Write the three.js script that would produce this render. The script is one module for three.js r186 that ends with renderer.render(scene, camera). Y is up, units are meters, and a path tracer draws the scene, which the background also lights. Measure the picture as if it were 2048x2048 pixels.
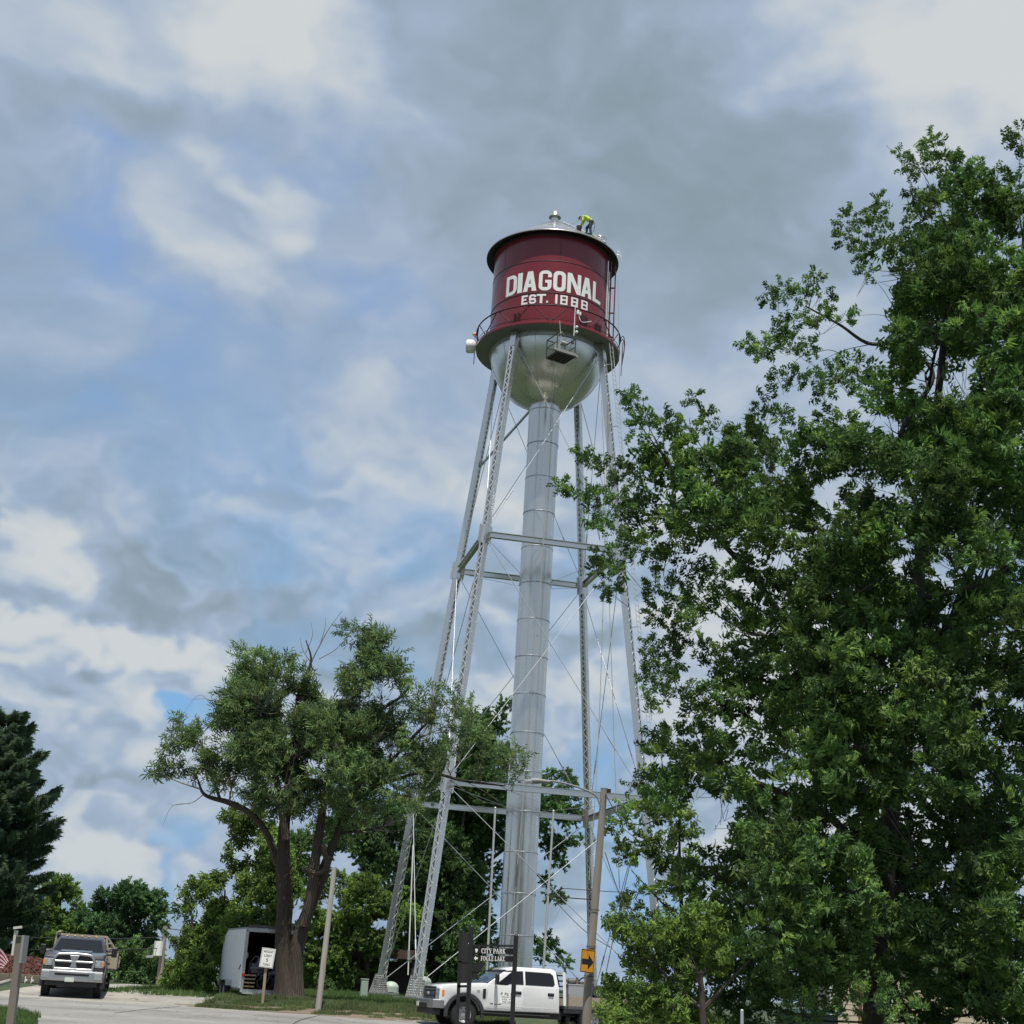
import * as THREE from 'three';
import { mergeGeometries, toCreasedNormals } from 'three/addons/utils/BufferGeometryUtils.js';
import { RoundedBoxGeometry } from 'three/addons/geometries/RoundedBoxGeometry.js';
import { TessellateModifier } from 'three/addons/modifiers/TessellateModifier.js';
import { MarchingCubes } from 'three/addons/objects/MarchingCubes.js';

// ---------------------------------------------------------------- camera, sky, sun, exposure
const scene = new THREE.Scene();
const EYE = 1.25, PITCH = 0.3271, ROLL = 0.0602, FPX = 2791.8;          // focal length in pixels of a 2048 px frame
const camera = new THREE.PerspectiveCamera(2 * Math.atan(1024 / FPX) * 180 / Math.PI, 1, 0.1, 4000);
camera.position.set(0, EYE, 0);
camera.rotation.order = 'YXZ';
camera.rotation.set(PITCH, 0, ROLL);
camera.updateMatrixWorld();
const renderer = new THREE.WebGLRenderer({ antialias: true });
renderer.toneMapping = THREE.LinearToneMapping;
renderer.toneMappingExposure = 1.0;
renderer.shadowMap.enabled = true;

const SUN_EL = 70 * Math.PI / 180, SUN_AZ = 3 * Math.PI / 180;         // behind the camera, high noon
const sun = new THREE.DirectionalLight(new THREE.Color(1, 0.95, 0.86), 5.0);
sun.position.set(Math.sin(SUN_AZ) * Math.cos(SUN_EL) * 150, Math.sin(SUN_EL) * 150, Math.cos(SUN_AZ) * Math.cos(SUN_EL) * 150 - 50);
sun.target.position.set(0, 0, -50);
sun.castShadow = true;
Object.assign(sun.shadow.camera, { left: -70, right: 70, top: 80, bottom: -80, near: 1, far: 400 });
sun.shadow.mapSize.set(4096, 4096);
sun.shadow.radius = 1;
scene.add(sun, sun.target);

// ---------------------------------------------------------------- little maths
const V = (x, y, z) => new THREE.Vector3(x, y, z);
function rng(seed) { let a = seed >>> 0; return () => { a = a + 0x6D2B79F5 | 0; let t = Math.imul(a ^ a >>> 15, 1 | a); t = t + Math.imul(t ^ t >>> 7, 61 | t) ^ t; return ((t ^ t >>> 14) >>> 0) / 4294967296; }; }
const lerp = (a, b, t) => a + (b - a) * t;
const clamp = (x, a = 0, b = 1) => Math.min(b, Math.max(a, x));
const smooth = (a, b, x) => { const t = clamp((x - a) / (b - a)); return t * t * (3 - 2 * t); };
const hash3 = (x, y, z) => { let h = Math.imul(x, 374761393) + Math.imul(y, 668265263) + Math.imul(z, 2147483647 ^ 0x5bd1e995) | 0; h = Math.imul(h ^ h >>> 13, 1274126177); return ((h ^ h >>> 16) >>> 0) / 4294967296; };
function noise3(x, y, z) {                                             // value noise, 0..1
  const xi = Math.floor(x), yi = Math.floor(y), zi = Math.floor(z);
  let u = x - xi, v = y - yi, w = z - zi;
  u = u * u * u * (u * (u * 6 - 15) + 10); v = v * v * v * (v * (v * 6 - 15) + 10); w = w * w * w * (w * (w * 6 - 15) + 10);
  const a = lerp(hash3(xi, yi, zi), hash3(xi + 1, yi, zi), u), b = lerp(hash3(xi, yi + 1, zi), hash3(xi + 1, yi + 1, zi), u);
  const c = lerp(hash3(xi, yi, zi + 1), hash3(xi + 1, yi, zi + 1), u), d = lerp(hash3(xi, yi + 1, zi + 1), hash3(xi + 1, yi + 1, zi + 1), u);
  return lerp(lerp(a, b, v), lerp(c, d, v), w);
}
function fbm(x, y, z, oct) { let s = 0, a = 0.5, n = 0; for (let i = 0; i < oct; i++) { s += a * noise3(x, y, z); n += a; a *= 0.5; x = x * 2.03 + 7.1; y = y * 2.03 + 3.7; z = z * 2.03 + 1.3; } return s / n; }
// a viewing direction of the photograph, and the point on it at a horizontal distance
const ray = (px, py) => V((px - 1024) / FPX, -(py - 1024) / FPX, -1).applyQuaternion(camera.quaternion);
const at = (px, py, dist) => { const d = ray(px, py); return d.multiplyScalar(dist / -d.z).add(V(0, EYE, 0)); };
const roadEdge = x => 49.3 + 0.02 * x;                                 // distance of the far road edge
const groundY = (x, z) => { const d = -z - roadEdge(x), k = smooth(-10.4, -8.6, x); return 0.32 * smooth(lerp(-.5, .3, k), lerp(9, 5, k), d) - .1 * smooth(-6, -3, x) * (1 - smooth(-1.2, .2, d)); };
const LIN = h => new THREE.Color(h);                                   // css colour

// ---------------------------------------------------------------- the sky: haze, blue gaps and cloud, by direction
{
  const W = 4096, H = 2048, data = new Float32Array(W * H * 4);
  // cloud banks: photograph direction, angular half sizes in degrees, cover, brightness
  const banks = [
    [120, 60, 4.5, 2.2, .5, .30], [420, 40, 3.5, 1.6, .4, .22], [560, 110, 3.2, 2.4, .6, .42], [640, 30, 2.5, 1.5, .5, .3], [200, 190, 4, 1.6, .3, .05],
    [1290, 180, 6, 5.5, .6, -.15], [1450, 330, 6, 4, .6, -.12], [1180, 420, 4, 4, .5, -.08], [1680, 240, 3, 3, .4, -.06], [1000, 120, 5, 3, .5, -.08], [1380, 560, 4, 2.6, .5, -.08], [330, 120, 1.2, .9, .2, -.14], [300, 240, 4, 1.0, .4, -.08],
    [1850, 120, 4.2, 2.6, .7, .42], [1980, 60, 2.6, 2.4, .6, .4], [1760, 20, 2.4, 1.2, .4, .25], [1930, 230, 3.5, 2, .6, .3], [1830, 45, .9, 1.0, -1.2, -.2], [1740, 190, 2.5, 1.4, .5, .28],
    [1520, 20, 1.8, .9, .3, .22], [1280, 90, .9, 1.2, .3, .16], [1600, 700, 4, 2.6, .5, .2], [1560, 420, 2.6, 1.6, .4, .08], [1150, 200, 2, 1.4, .3, .12],
    [500, 290, 2.8, 1.2, -.55, -.05], [560, 330, 2.4, 1.0, -.6, 0], [690, 290, 1.3, .9, -.75, 0], [170, 330, 1.8, .9, -.8, 0], [240, 430, 2, 1.6, -.55, 0], [150, 480, 1.6, 1.2, -.45, 0],
    [250, 570, 2.2, 1.6, -.6, 0], [690, 540, 2, 1.2, -.6, 0], [740, 610, 1.8, 1.0, -.6, 0], [860, 700, 3, 2, -.35, 0], [300, 660, 3, 1.6, -.35, 0],
    [490, 380, 1.5, .75, .55, .22], [520, 400, .8, .5, .4, .15], [400, 330, .8, .9, .5, .2], [580, 480, .7, .55, .75, .36], [460, 565, 1.5, .75, .8, .38], [420, 520, 2, 1.6, .55, .18], [350, 450, .9, 1.4, .4, .14], [545, 420, .6, .35, -.55, 0],
    [520, 760, 5, 2.2, -.18, .06], [700, 960, 6, 2.6, -.22, .08], [300, 900, 5, 2.5, -.2, .06], [860, 1060, 5, 2, -.2, .1], [640, 1150, 5, 1.6, -.12, .14],
    [30, 1130, 1.8, 1.3, .9, .42], [70, 1180, 1.6, .9, .6, .15], [190, 1190, 2, 1.4, .6, -.12], [370, 1240, 2.1, .9, .7, -.14], [600, 1200, 1.4, .7, .4, -.12],
    [190, 1300, 1.4, .7, 1.0, .5], [60, 1310, 2, 1.1, .9, .34], [250, 1330, .8, .9, .8, .36], [210, 1335, .75, .75, .6, -.55], [420, 1320, 2.0, .8, .9, .34], [340, 1330, 1.8, 1, .8, .2], [120, 1400, 2.4, 1.2, .8, .18],
    [335, 1418, .6, .5, -1.5, 0], [385, 1440, .9, .6, -1.2, 0], [300, 1430, .5, .8, .7, .3],
    [215, 1500, 1.0, .5, .6, .22], [180, 1470, 2.4, 1.2, .7, -.1], [270, 1560, 2, 1, .5, -.08], [160, 1580, 2, 1, .3, 0], [200, 1625, 1.4, .25, .6, .2], [240, 1680, 2.3, .7, .7, .2], [370, 1620, 2, .8, .3, .12],
    [400, 1690, 1.5, .8, -.9, 0], [350, 1770, .7, .8, -.8, 0], [310, 1530, .8, .4, .4, .16], [420, 1560, .9, .3, .4, .14], [215, 1755, 1.9, .75, 1.2, .42], [160, 1790, 2, .8, .9, .3], [385, 1780, .8, .8, .6, .25],
    [960, 1370, 1.4, .8, .5, .34], [1100, 1400, 2, 1.4, .4, .2], [1150, 1480, 2.6, 1.6, -.3, .1], [1210, 1600, 2.2, 1.4, -.5, .1], [1240, 1850, 2, 2.2, -.7, .1], [1130, 1820, 1.6, .8, .4, .22], [1500, 1300, 5, 4, .3, .3], [1700, 1500, 5, 5, .3, .25],
    [1350, 650, 5, 3, .3, -.02], [1000, 330, 4, 3.4, .3, -.04], [820, 200, 3.6, 2.6, .4, .08],
  ].map(([x, y, ra, re, c, b]) => { const d = ray(x, y).normalize(); return { az: Math.atan2(d.x, -d.z), el: Math.asin(d.y), ra: ra * 1.18 * Math.PI / 180, re: re * 1.18 * Math.PI / 180, c, b }; });
  const blueHigh = LIN('#86a4d2'), blueLow = LIN('#7fb3e0'), grey = LIN('#8a9ba5'), haze = LIN('#a3b4c9'), white = LIN('#d2d8da'), warm = LIN('#cccbc8');
  const c = new THREE.Color(), k = new THREE.Color();
  for (let j = 0; j < H / 2 + 12; j++) {
    const el = Math.PI / 2 - (j + 0.5) / H * Math.PI, ce = Math.cos(el), se = Math.max(0.0, Math.sin(el));
    const near = banks.filter(b => Math.abs(el - b.el) < b.re * 2.7);
    const rough = el > 0.9 ? 8 : 4;                                      // high up the columns crowd together
    for (let i = 0, step = 1; i < W; i += step) {
      const az = (i + 0.5) / W * 2 * Math.PI - Math.PI / 2;                // az = 0 looks along -z
      step = Math.abs(az) > .56 || el > .8 ? rough : 1;                    // full detail round the camera's heading, coarser texels elsewhere
      const x = Math.sin(az) * ce, y = Math.sin(el), z = -Math.cos(az) * ce;
      const f = 5.2, yy = y * 1.5;                                          // clouds flatten towards the horizon
      const wx = fbm(x * 8 + 3, yy * 8, z * 8, 3) - .5, wy = fbm(x * 8 + 11, yy * 8 + 5, z * 8, 3) - .5;
      const vx = fbm(x * 30 + 5, yy * 30, z * 30, 4) - .5, vy = fbm(x * 30 + 17, yy * 30 + 9, z * 30, 4) - .5;
      const n = fbm(x * f + wx * .6, yy * f + wy * .6, z * f, 5) - .5, fine = fbm(x * 19 + wx * 1.6 + vx * .5, yy * 19 + wy * 1.6 + vy * .5, z * 19, 5) - .5;
      const pk = smooth(.44, .2, el);
      // relief: the lit upper edges and shaded undersides of billows
      const q0 = x * 15 + wx * 1.3 + vx * .7, q1 = yy * 15 + wy * 1.3 + vy * .7, q2 = z * 15;
      const bill = (p, q, r) => 1 - Math.abs(2 * fbm(p, q, r, 4) - 1) * 1.6;
      const relief = bill(q0, q1, q2) - bill(q0, q1 + .34, q2);
      const puff = Math.abs(vx + vy) - .18;
      let cov = .76 + n * .7 + fine * .62, br = .41 + n * .6 + fine * .52 - puff * .3 * pk + relief * (.08 + .46 * pk);
      for (const b of near) {
        let da = az - b.az; if (da > Math.PI) da -= 2 * Math.PI; if (da < -Math.PI) da += 2 * Math.PI;
        const w = Math.min(.09, b.ra * 2.2), s = Math.min(.06, b.ra * 1.5);
        const u = (da * ce + wx * w + vx * s) / b.ra, v = (el - b.el + (wy * w + vy * s) * .7) / b.re, q = u * u + v * v;
        if (q < 7) { let g = Math.exp(-q); g = lerp(g, smooth(.18, .6, g), .75 * pk + .12); cov += b.c * g * (b.c < -1 ? .62 : b.c < 0 ? .42 : .5); br += b.b * g * (b.b > 0 ? 1.0 + .35 * clamp(v, -1, 1) : 1.1); }
      }
      const low = smooth(.34, .02, el);
      c.lerpColors(blueHigh, blueLow, smooth(.55, .1, el));
      const t = smooth(-.05, .84, cov);
      br = clamp(br, 0, 1); br = lerp(br, br * br * (3 - 2 * br), .45);
      if (br < .42) k.lerpColors(grey, haze, br / .42); else k.lerpColors(haze, white, (br - .42) / .58);
      k.lerp(warm, .25 * smooth(.6, 1, br));
      c.lerp(k, t * .96);
      c.lerp(haze, low * .12);
      for (let q = 0; q < step; q++) { const o = ((H - 1 - j) * W + i + q) * 4; data[o] = c.r; data[o + 1] = c.g; data[o + 2] = c.b; data[o + 3] = 1; }
    }
  }
  const g = LIN('#8f9c96');
  for (let o = 0; o < (H / 2 - 12) * W * 4; o += 4) { data[o] = g.r; data[o + 1] = g.g; data[o + 2] = g.b; data[o + 3] = 1; }
  const sky = new THREE.DataTexture(data, W, H, THREE.RGBAFormat, THREE.FloatType);
  sky.mapping = THREE.EquirectangularReflectionMapping;
  sky.colorSpace = THREE.LinearSRGBColorSpace;
  sky.minFilter = sky.magFilter = THREE.LinearFilter;
  sky.needsUpdate = true;
  scene.background = sky;
  scene.environment = sky;
  scene.backgroundIntensity = 1.0;
  scene.environmentIntensity = 1.0;
}
// ---------------------------------------------------------------- materials
function dataTex(n, fn, srgb) {                                         // tileable, fn(u, v) -> [r, g, b] or grey, 0..1
  const d = new Uint8Array(n * n * 4);
  for (let j = 0; j < n; j++) for (let i = 0; i < n; i++) { const c = fn(i / n, j / n), o = (j * n + i) * 4, a = Array.isArray(c); for (let k = 0; k < 3; k++) d[o + k] = 255 * clamp(a ? c[k] : c); d[o + 3] = 255; }
  const t = new THREE.DataTexture(d, n, n); t.wrapS = t.wrapT = THREE.RepeatWrapping; t.magFilter = t.minFilter = THREE.LinearFilter; if (srgb) t.colorSpace = THREE.SRGBColorSpace; t.needsUpdate = true; return t;
}
function tnoise(u, v, f, oct, seed = 0) {                               // tileable fbm
  let s = 0, a = .5, n = 0;
  for (let o = 0; o < oct; o++) {
    const x = u * f, y = v * f, xi = Math.floor(x), yi = Math.floor(y); let p = x - xi, q = y - yi; p = p * p * (3 - 2 * p); q = q * q * (3 - 2 * q);
    const h = (i, j) => hash3((i % f + f) % f, (j % f + f) % f, seed + o * 17);
    s += a * lerp(lerp(h(xi, yi), h(xi + 1, yi), p), lerp(h(xi, yi + 1), h(xi + 1, yi + 1), p), q); n += a; a *= .5; f *= 2;
  }
  return s / n;
}
const rep = (t, x, y = x) => { const c = t.clone(); c.repeat.set(x, y); c.needsUpdate = true; return c; };
function mat(color, rough = .8, metal = 0, more = {}) {
  const m = new THREE.MeshStandardMaterial({ color: Array.isArray(color) ? new THREE.Color().setRGB(...color) : new THREE.Color(color), roughness: rough, metalness: metal, side: THREE.DoubleSide });
  Object.assign(m, more); return m;
}
function phys(color, rough, metal, more) {
  const m = new THREE.MeshPhysicalMaterial({ color: Array.isArray(color) ? new THREE.Color().setRGB(...color) : new THREE.Color(color), roughness: rough, metalness: metal, side: THREE.DoubleSide });
  Object.assign(m, more); return m;
}
const T = {
  blotch: dataTex(256, (u, v) => .55 + .45 * tnoise(u, v, 4, 5, 1)),
  rough: dataTex(256, (u, v) => .55 + .5 * (tnoise(u, v, 5, 5, 5) - .2)),
  bark: dataTex(512, (u, v) => { const w = tnoise(u, v, 6, 4, 3), r = Math.abs(Math.sin((u * 14 + w * 1.6) * Math.PI)), c = tnoise(u, v, 8, 5, 9); const k = .25 + .75 * Math.pow(r, .7) * (.55 + .6 * c); return [k, k * .97, k * .92]; }),
  grain: dataTex(256, (u, v) => { const k = .62 + .38 * tnoise(u, .08 * v, 32, 3, 4) * (.7 + .5 * tnoise(u, v, 4, 4, 2)); return [k, k * .985, k * .96]; }),
  concrete: dataTex(1024, (u, v) => { const a = tnoise(u, v, 6, 6, 21), b = tnoise(u, v, 128, 2, 22), s = tnoise(u, v, 3, 3, 23); const crack = Math.abs(tnoise(u, v, 5, 4, 24) - .5) < .004 ? .6 : 1; const k = (.50 + .50 * a + .22 * b - .22 * s - .12 * (tnoise(u, v, 2, 2, 25) > .62)) * crack; return [k, k * .99, k * .965]; }),
  turf: dataTex(512, (u, v) => { const a = tnoise(u, v, 8, 5, 31), b = tnoise(u, v, 64, 3, 32); return [.45 + .55 * a * b * 2 + .12 * (a > .58), .5 + .5 * a * b * 2, .35 + .4 * b]; }),
};
T.barkBump = T.bark;
const M = {
  silver: mat([.64, .63, .60], .33, .9, { roughnessMap: rep(T.rough, .5, .25) }),
  silverFlat: mat([.68, .67, .64], .42, .65),
  bowl: mat([.66, .66, .63], .42, .85, { roughnessMap: rep(T.rough, .4, .4) }),
  silverDark: mat([.40, .42, .45], .5, .75),
  maroon: mat([.20, .021, .030], .34, 0, { map: rep(dataTex(256, (u, v) => { const k = .86 + .14 * tnoise(u, v, 3, 4, 41) + .05 * (tnoise(u, .05 * v, 48, 2, 42) - .5); return [k, k, k]; }), .08, .12), roughnessMap: rep(T.rough, .4, .3) }),
  maroonDark: mat([.028, .007, .010], .6, 0),
  white: mat([.78, .79, .77], .55),
  roof: mat([.50, .50, .50], .45, .75, { roughnessMap: rep(T.rough, .4, .6), map: rep(T.blotch, .3, .4) }),
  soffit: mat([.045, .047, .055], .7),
  balconyUnder: mat([.20, .215, .205], .6, .2),
  black: mat([.012, .012, .014], .45),
  rubber: mat([.018, .018, .018], .85),
  chrome: mat([.44, .45, .46], .42, 1),
  glassDark: phys([.012, .014, .016], .06, 0, { specularIntensity: .7 }),
  lens: phys([.42, .44, .45], .15, .5, { clearcoat: .5 }),
  amber: phys([.75, .25, .03], .2, 0, { clearcoat: 1 }),
  redLens: phys([.35, .02, .02], .25, 0, { clearcoat: 1 }),
  galv: mat([.50, .51, .52], .45, .6),
  pole: mat([.33, .30, .26], .9, 0, { map: rep(T.grain, 1, .5), bumpMap: rep(T.grain, 1, .5), bumpScale: .012 }),
  poleGrey: mat([.46, .44, .40], .9, 0, { map: rep(T.grain, 1, .5) }),
  wire: mat([.02, .02, .022], .7),
  rod: mat([.62, .63, .65], .4, .6),
  rope: mat([.42, .40, .36], .9),
  bark: mat([.105, .085, .066], .95, 0, { map: rep(T.bark, .9, .35), bumpMap: rep(T.barkBump, .9, .35), bumpScale: .05 }),
  barkMaple: mat([.105, .095, .085], .95, 0, { map: rep(T.bark, 1.6, .7), bumpMap: rep(T.barkBump, 1.6, .7), bumpScale: .02 }),
  twig: mat([.20, .18, .16], .95),
  leaf: phys([1, 1, 1], 1, 0, { transmission: .36, thickness: 0, specularIntensity: .5 }),
  needle: mat([1, 1, 1], .75),
};

// ---------------------------------------------------------------- geometry
function clean(g) { let k = g.index ? g.toNonIndexed() : g; for (const n of Object.keys(k.attributes)) if (!['position', 'normal', 'uv'].includes(n)) k.deleteAttribute(n); if (!k.attributes.uv) k.setAttribute('uv', new THREE.BufferAttribute(new Float32Array(k.attributes.position.count * 2), 2)); if (!k.attributes.normal) k.computeVertexNormals(); return k; }
const join = list => list.length === 1 ? clean(list[0]) : mergeGeometries(list.map(clean));
const X = V(1, 0, 0), Y = V(0, 1, 0), Z = V(0, 0, 1);
function box(cx, cy, cz, sx, sy, sz, ry = 0, bevel = 0) {
  const g = bevel ? new RoundedBoxGeometry(sx, sy, sz, 2, Math.min(bevel, sx / 2.01, sy / 2.01, sz / 2.01)) : new THREE.BoxGeometry(sx, sy, sz);
  if (ry) g.rotateY(ry); return g.translate(cx, cy, cz);
}
function frameOf(p, q, up = Y) { const z = q.clone().sub(p).normalize(); let x = up.clone().cross(z); if (x.lengthSq() < 1e-6) x = X.clone().cross(z); x.normalize(); const y = z.clone().cross(x); return new THREE.Matrix4().makeBasis(x, y, z).setPosition(p.clone().add(q).multiplyScalar(.5)); }
function bar(p, q, w, h, up = Y) { return new THREE.BoxGeometry(w, h, p.distanceTo(q)).applyMatrix4(frameOf(p, q, up)); }
function rod(p, q, r, seg = 8, r2 = r, caps = false) { return new THREE.CylinderGeometry(r2, r, p.distanceTo(q), seg, 1, !caps).rotateX(Math.PI / 2).applyMatrix4(frameOf(p, q)); }
function lathe(points, cx, cz, seg = 96) { const g = new THREE.LatheGeometry(points.map(p => new THREE.Vector2(p[0], p[1])), seg), u = g.attributes.uv, p = g.attributes.position, c = 2 * Math.PI * Math.max(...points.map(q => q[0])); for (let i = 0; i < u.count; i++) u.setXY(i, u.getX(i) * c, p.getY(i)); return g.translate(cx, 0, cz); }
function sweep(pts, radii, sides = 8, wob = 0, seed = 1) {              // tapered tube along points, uv in metres
  const n = pts.length, pos = [], uv = [], idx = []; let along = 0;
  let side = V(1, 0, 0), prev = null;
  for (let i = 0; i < n; i++) {
    const t = pts[Math.min(i + 1, n - 1)].clone().sub(pts[Math.max(i - 1, 0)]).normalize();
    side.sub(t.clone().multiplyScalar(side.dot(t))); if (side.lengthSq() < 1e-6) side = Math.abs(t.x) < .9 ? X.clone() : Z.clone(), side.sub(t.clone().multiplyScalar(side.dot(t))); side.normalize();
    const b = t.clone().cross(side); if (prev) along += pts[i].distanceTo(prev); prev = pts[i];
    for (let k = 0; k <= sides; k++) {
      const a = k / sides * 2 * Math.PI, kk = k % sides, r = radii[i] * (1 + (wob ? (noise3(Math.cos(a) * 1.7 + seed * 9, Math.sin(a) * 1.7, along * .9 + seed) - .5) * wob : 0));
      pos.push(pts[i].x + (side.x * Math.cos(a) + b.x * Math.sin(a)) * r, pts[i].y + (side.y * Math.cos(a) + b.y * Math.sin(a)) * r, pts[i].z + (side.z * Math.cos(a) + b.z * Math.sin(a)) * r);
      uv.push(k / sides * Math.max(.3, 2 * Math.PI * radii[0]), along);
    }
  }
  for (let i = 0; i < n - 1; i++) for (let k = 0; k < sides; k++) { const a = i * (sides + 1) + k, c = a + sides + 1; idx.push(a, c, a + 1, a + 1, c, c + 1); }
  const g = new THREE.BufferGeometry(); g.setAttribute('position', new THREE.Float32BufferAttribute(pos, 3)); g.setAttribute('uv', new THREE.Float32BufferAttribute(uv, 2)); g.setIndex(idx); g.computeVertexNormals(); return g;
}
function curvePts(list, n) { return new THREE.CatmullRomCurve3(list, false, 'centripetal').getPoints(n); }
function tube(list, r, n = 24, sides = 6) { const p = list.length > 2 ? curvePts(list, n) : list; return sweep(p, p.map(() => r), sides); }
function poly(points, holes = []) { const s = new THREE.Shape(points.map(p => new THREE.Vector2(p[0], p[1]))); for (const h of holes) s.holes.push(new THREE.Path(h.map(p => new THREE.Vector2(p[0], p[1])))); return s; }
function extrude(points, depth, bevel = 0, holes = []) { return new THREE.ExtrudeGeometry(poly(points, holes), { depth: depth - 2 * bevel, bevelEnabled: bevel > 0, bevelSize: bevel, bevelThickness: bevel, bevelOffset: -bevel, bevelSegments: 2, curveSegments: 8 }).translate(0, 0, bevel); }
function arc(cx, cy, r, a0, a1, n = 5) { return Array.from({ length: n + 1 }, (_, i) => { const a = (a0 + (a1 - a0) * i / n) * Math.PI / 180; return [cx + r * Math.cos(a), cy + r * Math.sin(a)]; }); }

// ---------------------------------------------------------------- things and parts
const taken = {};
function numbered(n) { taken[n] = (taken[n] ?? -1) + 1; return taken[n] ? `${n}_${String(taken[n]).padStart(3, '0')}` : n; }
function thing(name, label, category, pos, group, turn = 0) {
  const o = new THREE.Group(); o.name = numbered(name); o.position.copy(pos); o.rotation.y = turn;
  o.userData = { label, category }; if (group) o.userData.group = group; scene.add(o); return o;
}
function shade(m) { m.castShadow = true; m.receiveShadow = true; return m; }
const rootOf = o => { while (o.parent && o.parent !== scene) o = o.parent; return o; };
// geometry in world axes (or in the thing's own axes when local) becomes a named part under parent
function part(parent, name, geos, m, { local = false, stuff = false, label = '' } = {}) {
  const g = join(Array.isArray(geos) ? geos : [geos]); const r = rootOf(parent);
  if (!local) g.applyMatrix4(new THREE.Matrix4().copy(r.matrix.compose(r.position, r.quaternion, r.scale)).invert());
  const o = shade(new THREE.Mesh(g, m)); o.name = name; if (stuff) o.userData.kind = 'stuff'; if (label) o.userData.label = label; parent.add(o); return o;
}
function single(name, label, category, geos, m, group) {               // a thing that is one mesh
  const g = join(Array.isArray(geos) ? geos : [geos]); const o = shade(new THREE.Mesh(g, m)); o.name = numbered(name); o.userData = { label, category }; if (group) o.userData.group = group; scene.add(o); return o;
}
function setting(name, g, m, kind = 'structure', label, category) { const o = shade(new THREE.Mesh(g, m)); o.name = numbered(name); o.userData.kind = kind; if (label) o.userData.label = label; if (category) o.userData.category = category; scene.add(o); return o; }
function copies(parent, name, geo, m, matrices, colors, stuff = true) {
  const o = shade(new THREE.InstancedMesh(geo, m, matrices.length)); matrices.forEach((x, i) => { o.setMatrixAt(i, x); if (colors) o.setColorAt(i, colors[i]); });
  o.name = name; if (stuff) o.userData.kind = 'stuff'; parent.add(o); return o;
}
function canvasTex(w, h, draw) { const c = document.createElement('canvas'); c.width = w; c.height = h; draw(c.getContext('2d'), w, h); const t = new THREE.CanvasTexture(c); t.colorSpace = THREE.SRGBColorSpace; t.magFilter = THREE.LinearFilter; return t; }
// ---------------------------------------------------------------- ground, road, kerb, grass
function sheet(x0, x1, z0, z1, nx, nz, up, keep) {                      // grid over x and distance, following the ground
  const pos = [], uv = [], idx = []; const id = (i, j) => j * (nx + 1) + i;
  for (let j = 0; j <= nz; j++) for (let i = 0; i <= nx; i++) { const x = lerp(x0, x1, i / nx), z = lerp(typeof z0 === 'function' ? z0(x) : z0, typeof z1 === 'function' ? z1(x) : z1, j / nz); pos.push(x, groundY(x, -z) + (typeof up === 'function' ? up(x, z) : up), -z); uv.push(x, z); }
  for (let j = 0; j < nz; j++) for (let i = 0; i < nx; i++) idx.push(id(i, j), id(i + 1, j), id(i + 1, j + 1), id(i, j), id(i + 1, j + 1), id(i, j + 1));
  const g = new THREE.BufferGeometry(); g.setAttribute('position', new THREE.Float32BufferAttribute(pos, 3)); g.setAttribute('uv', new THREE.Float32BufferAttribute(uv, 2)); g.setIndex(idx); g.computeVertexNormals(); return g;
}
const nearEdge = x => { const t = Math.max(0, (x + 13.1) / 4.9); return x < -13.1 ? 37.6 + (-13.1 - x) * .15 : x < 4 ? Math.max(6, 37.6 - 10.4 * t * t - 22 * smooth(-8.2, -6.6, x)) : lerp(6, 40, smooth(4, 7, x)); };
const turfM = mat([.058, .082, .046], .95, 0, { map: rep(T.turf, .12, .12) }), conc = mat([.31, .30, .285], .9, 0, { map: rep(T.concrete, .09, .09), bumpMap: rep(T.concrete, .5, .5), bumpScale: .004 });
const pale = mat([.42, .40, .36], .9, 0, { map: rep(T.concrete, .13, .13) }), dirt = mat([.215, .17, .12], 1, 0, { map: rep(T.blotch, .35, .5) });
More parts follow.
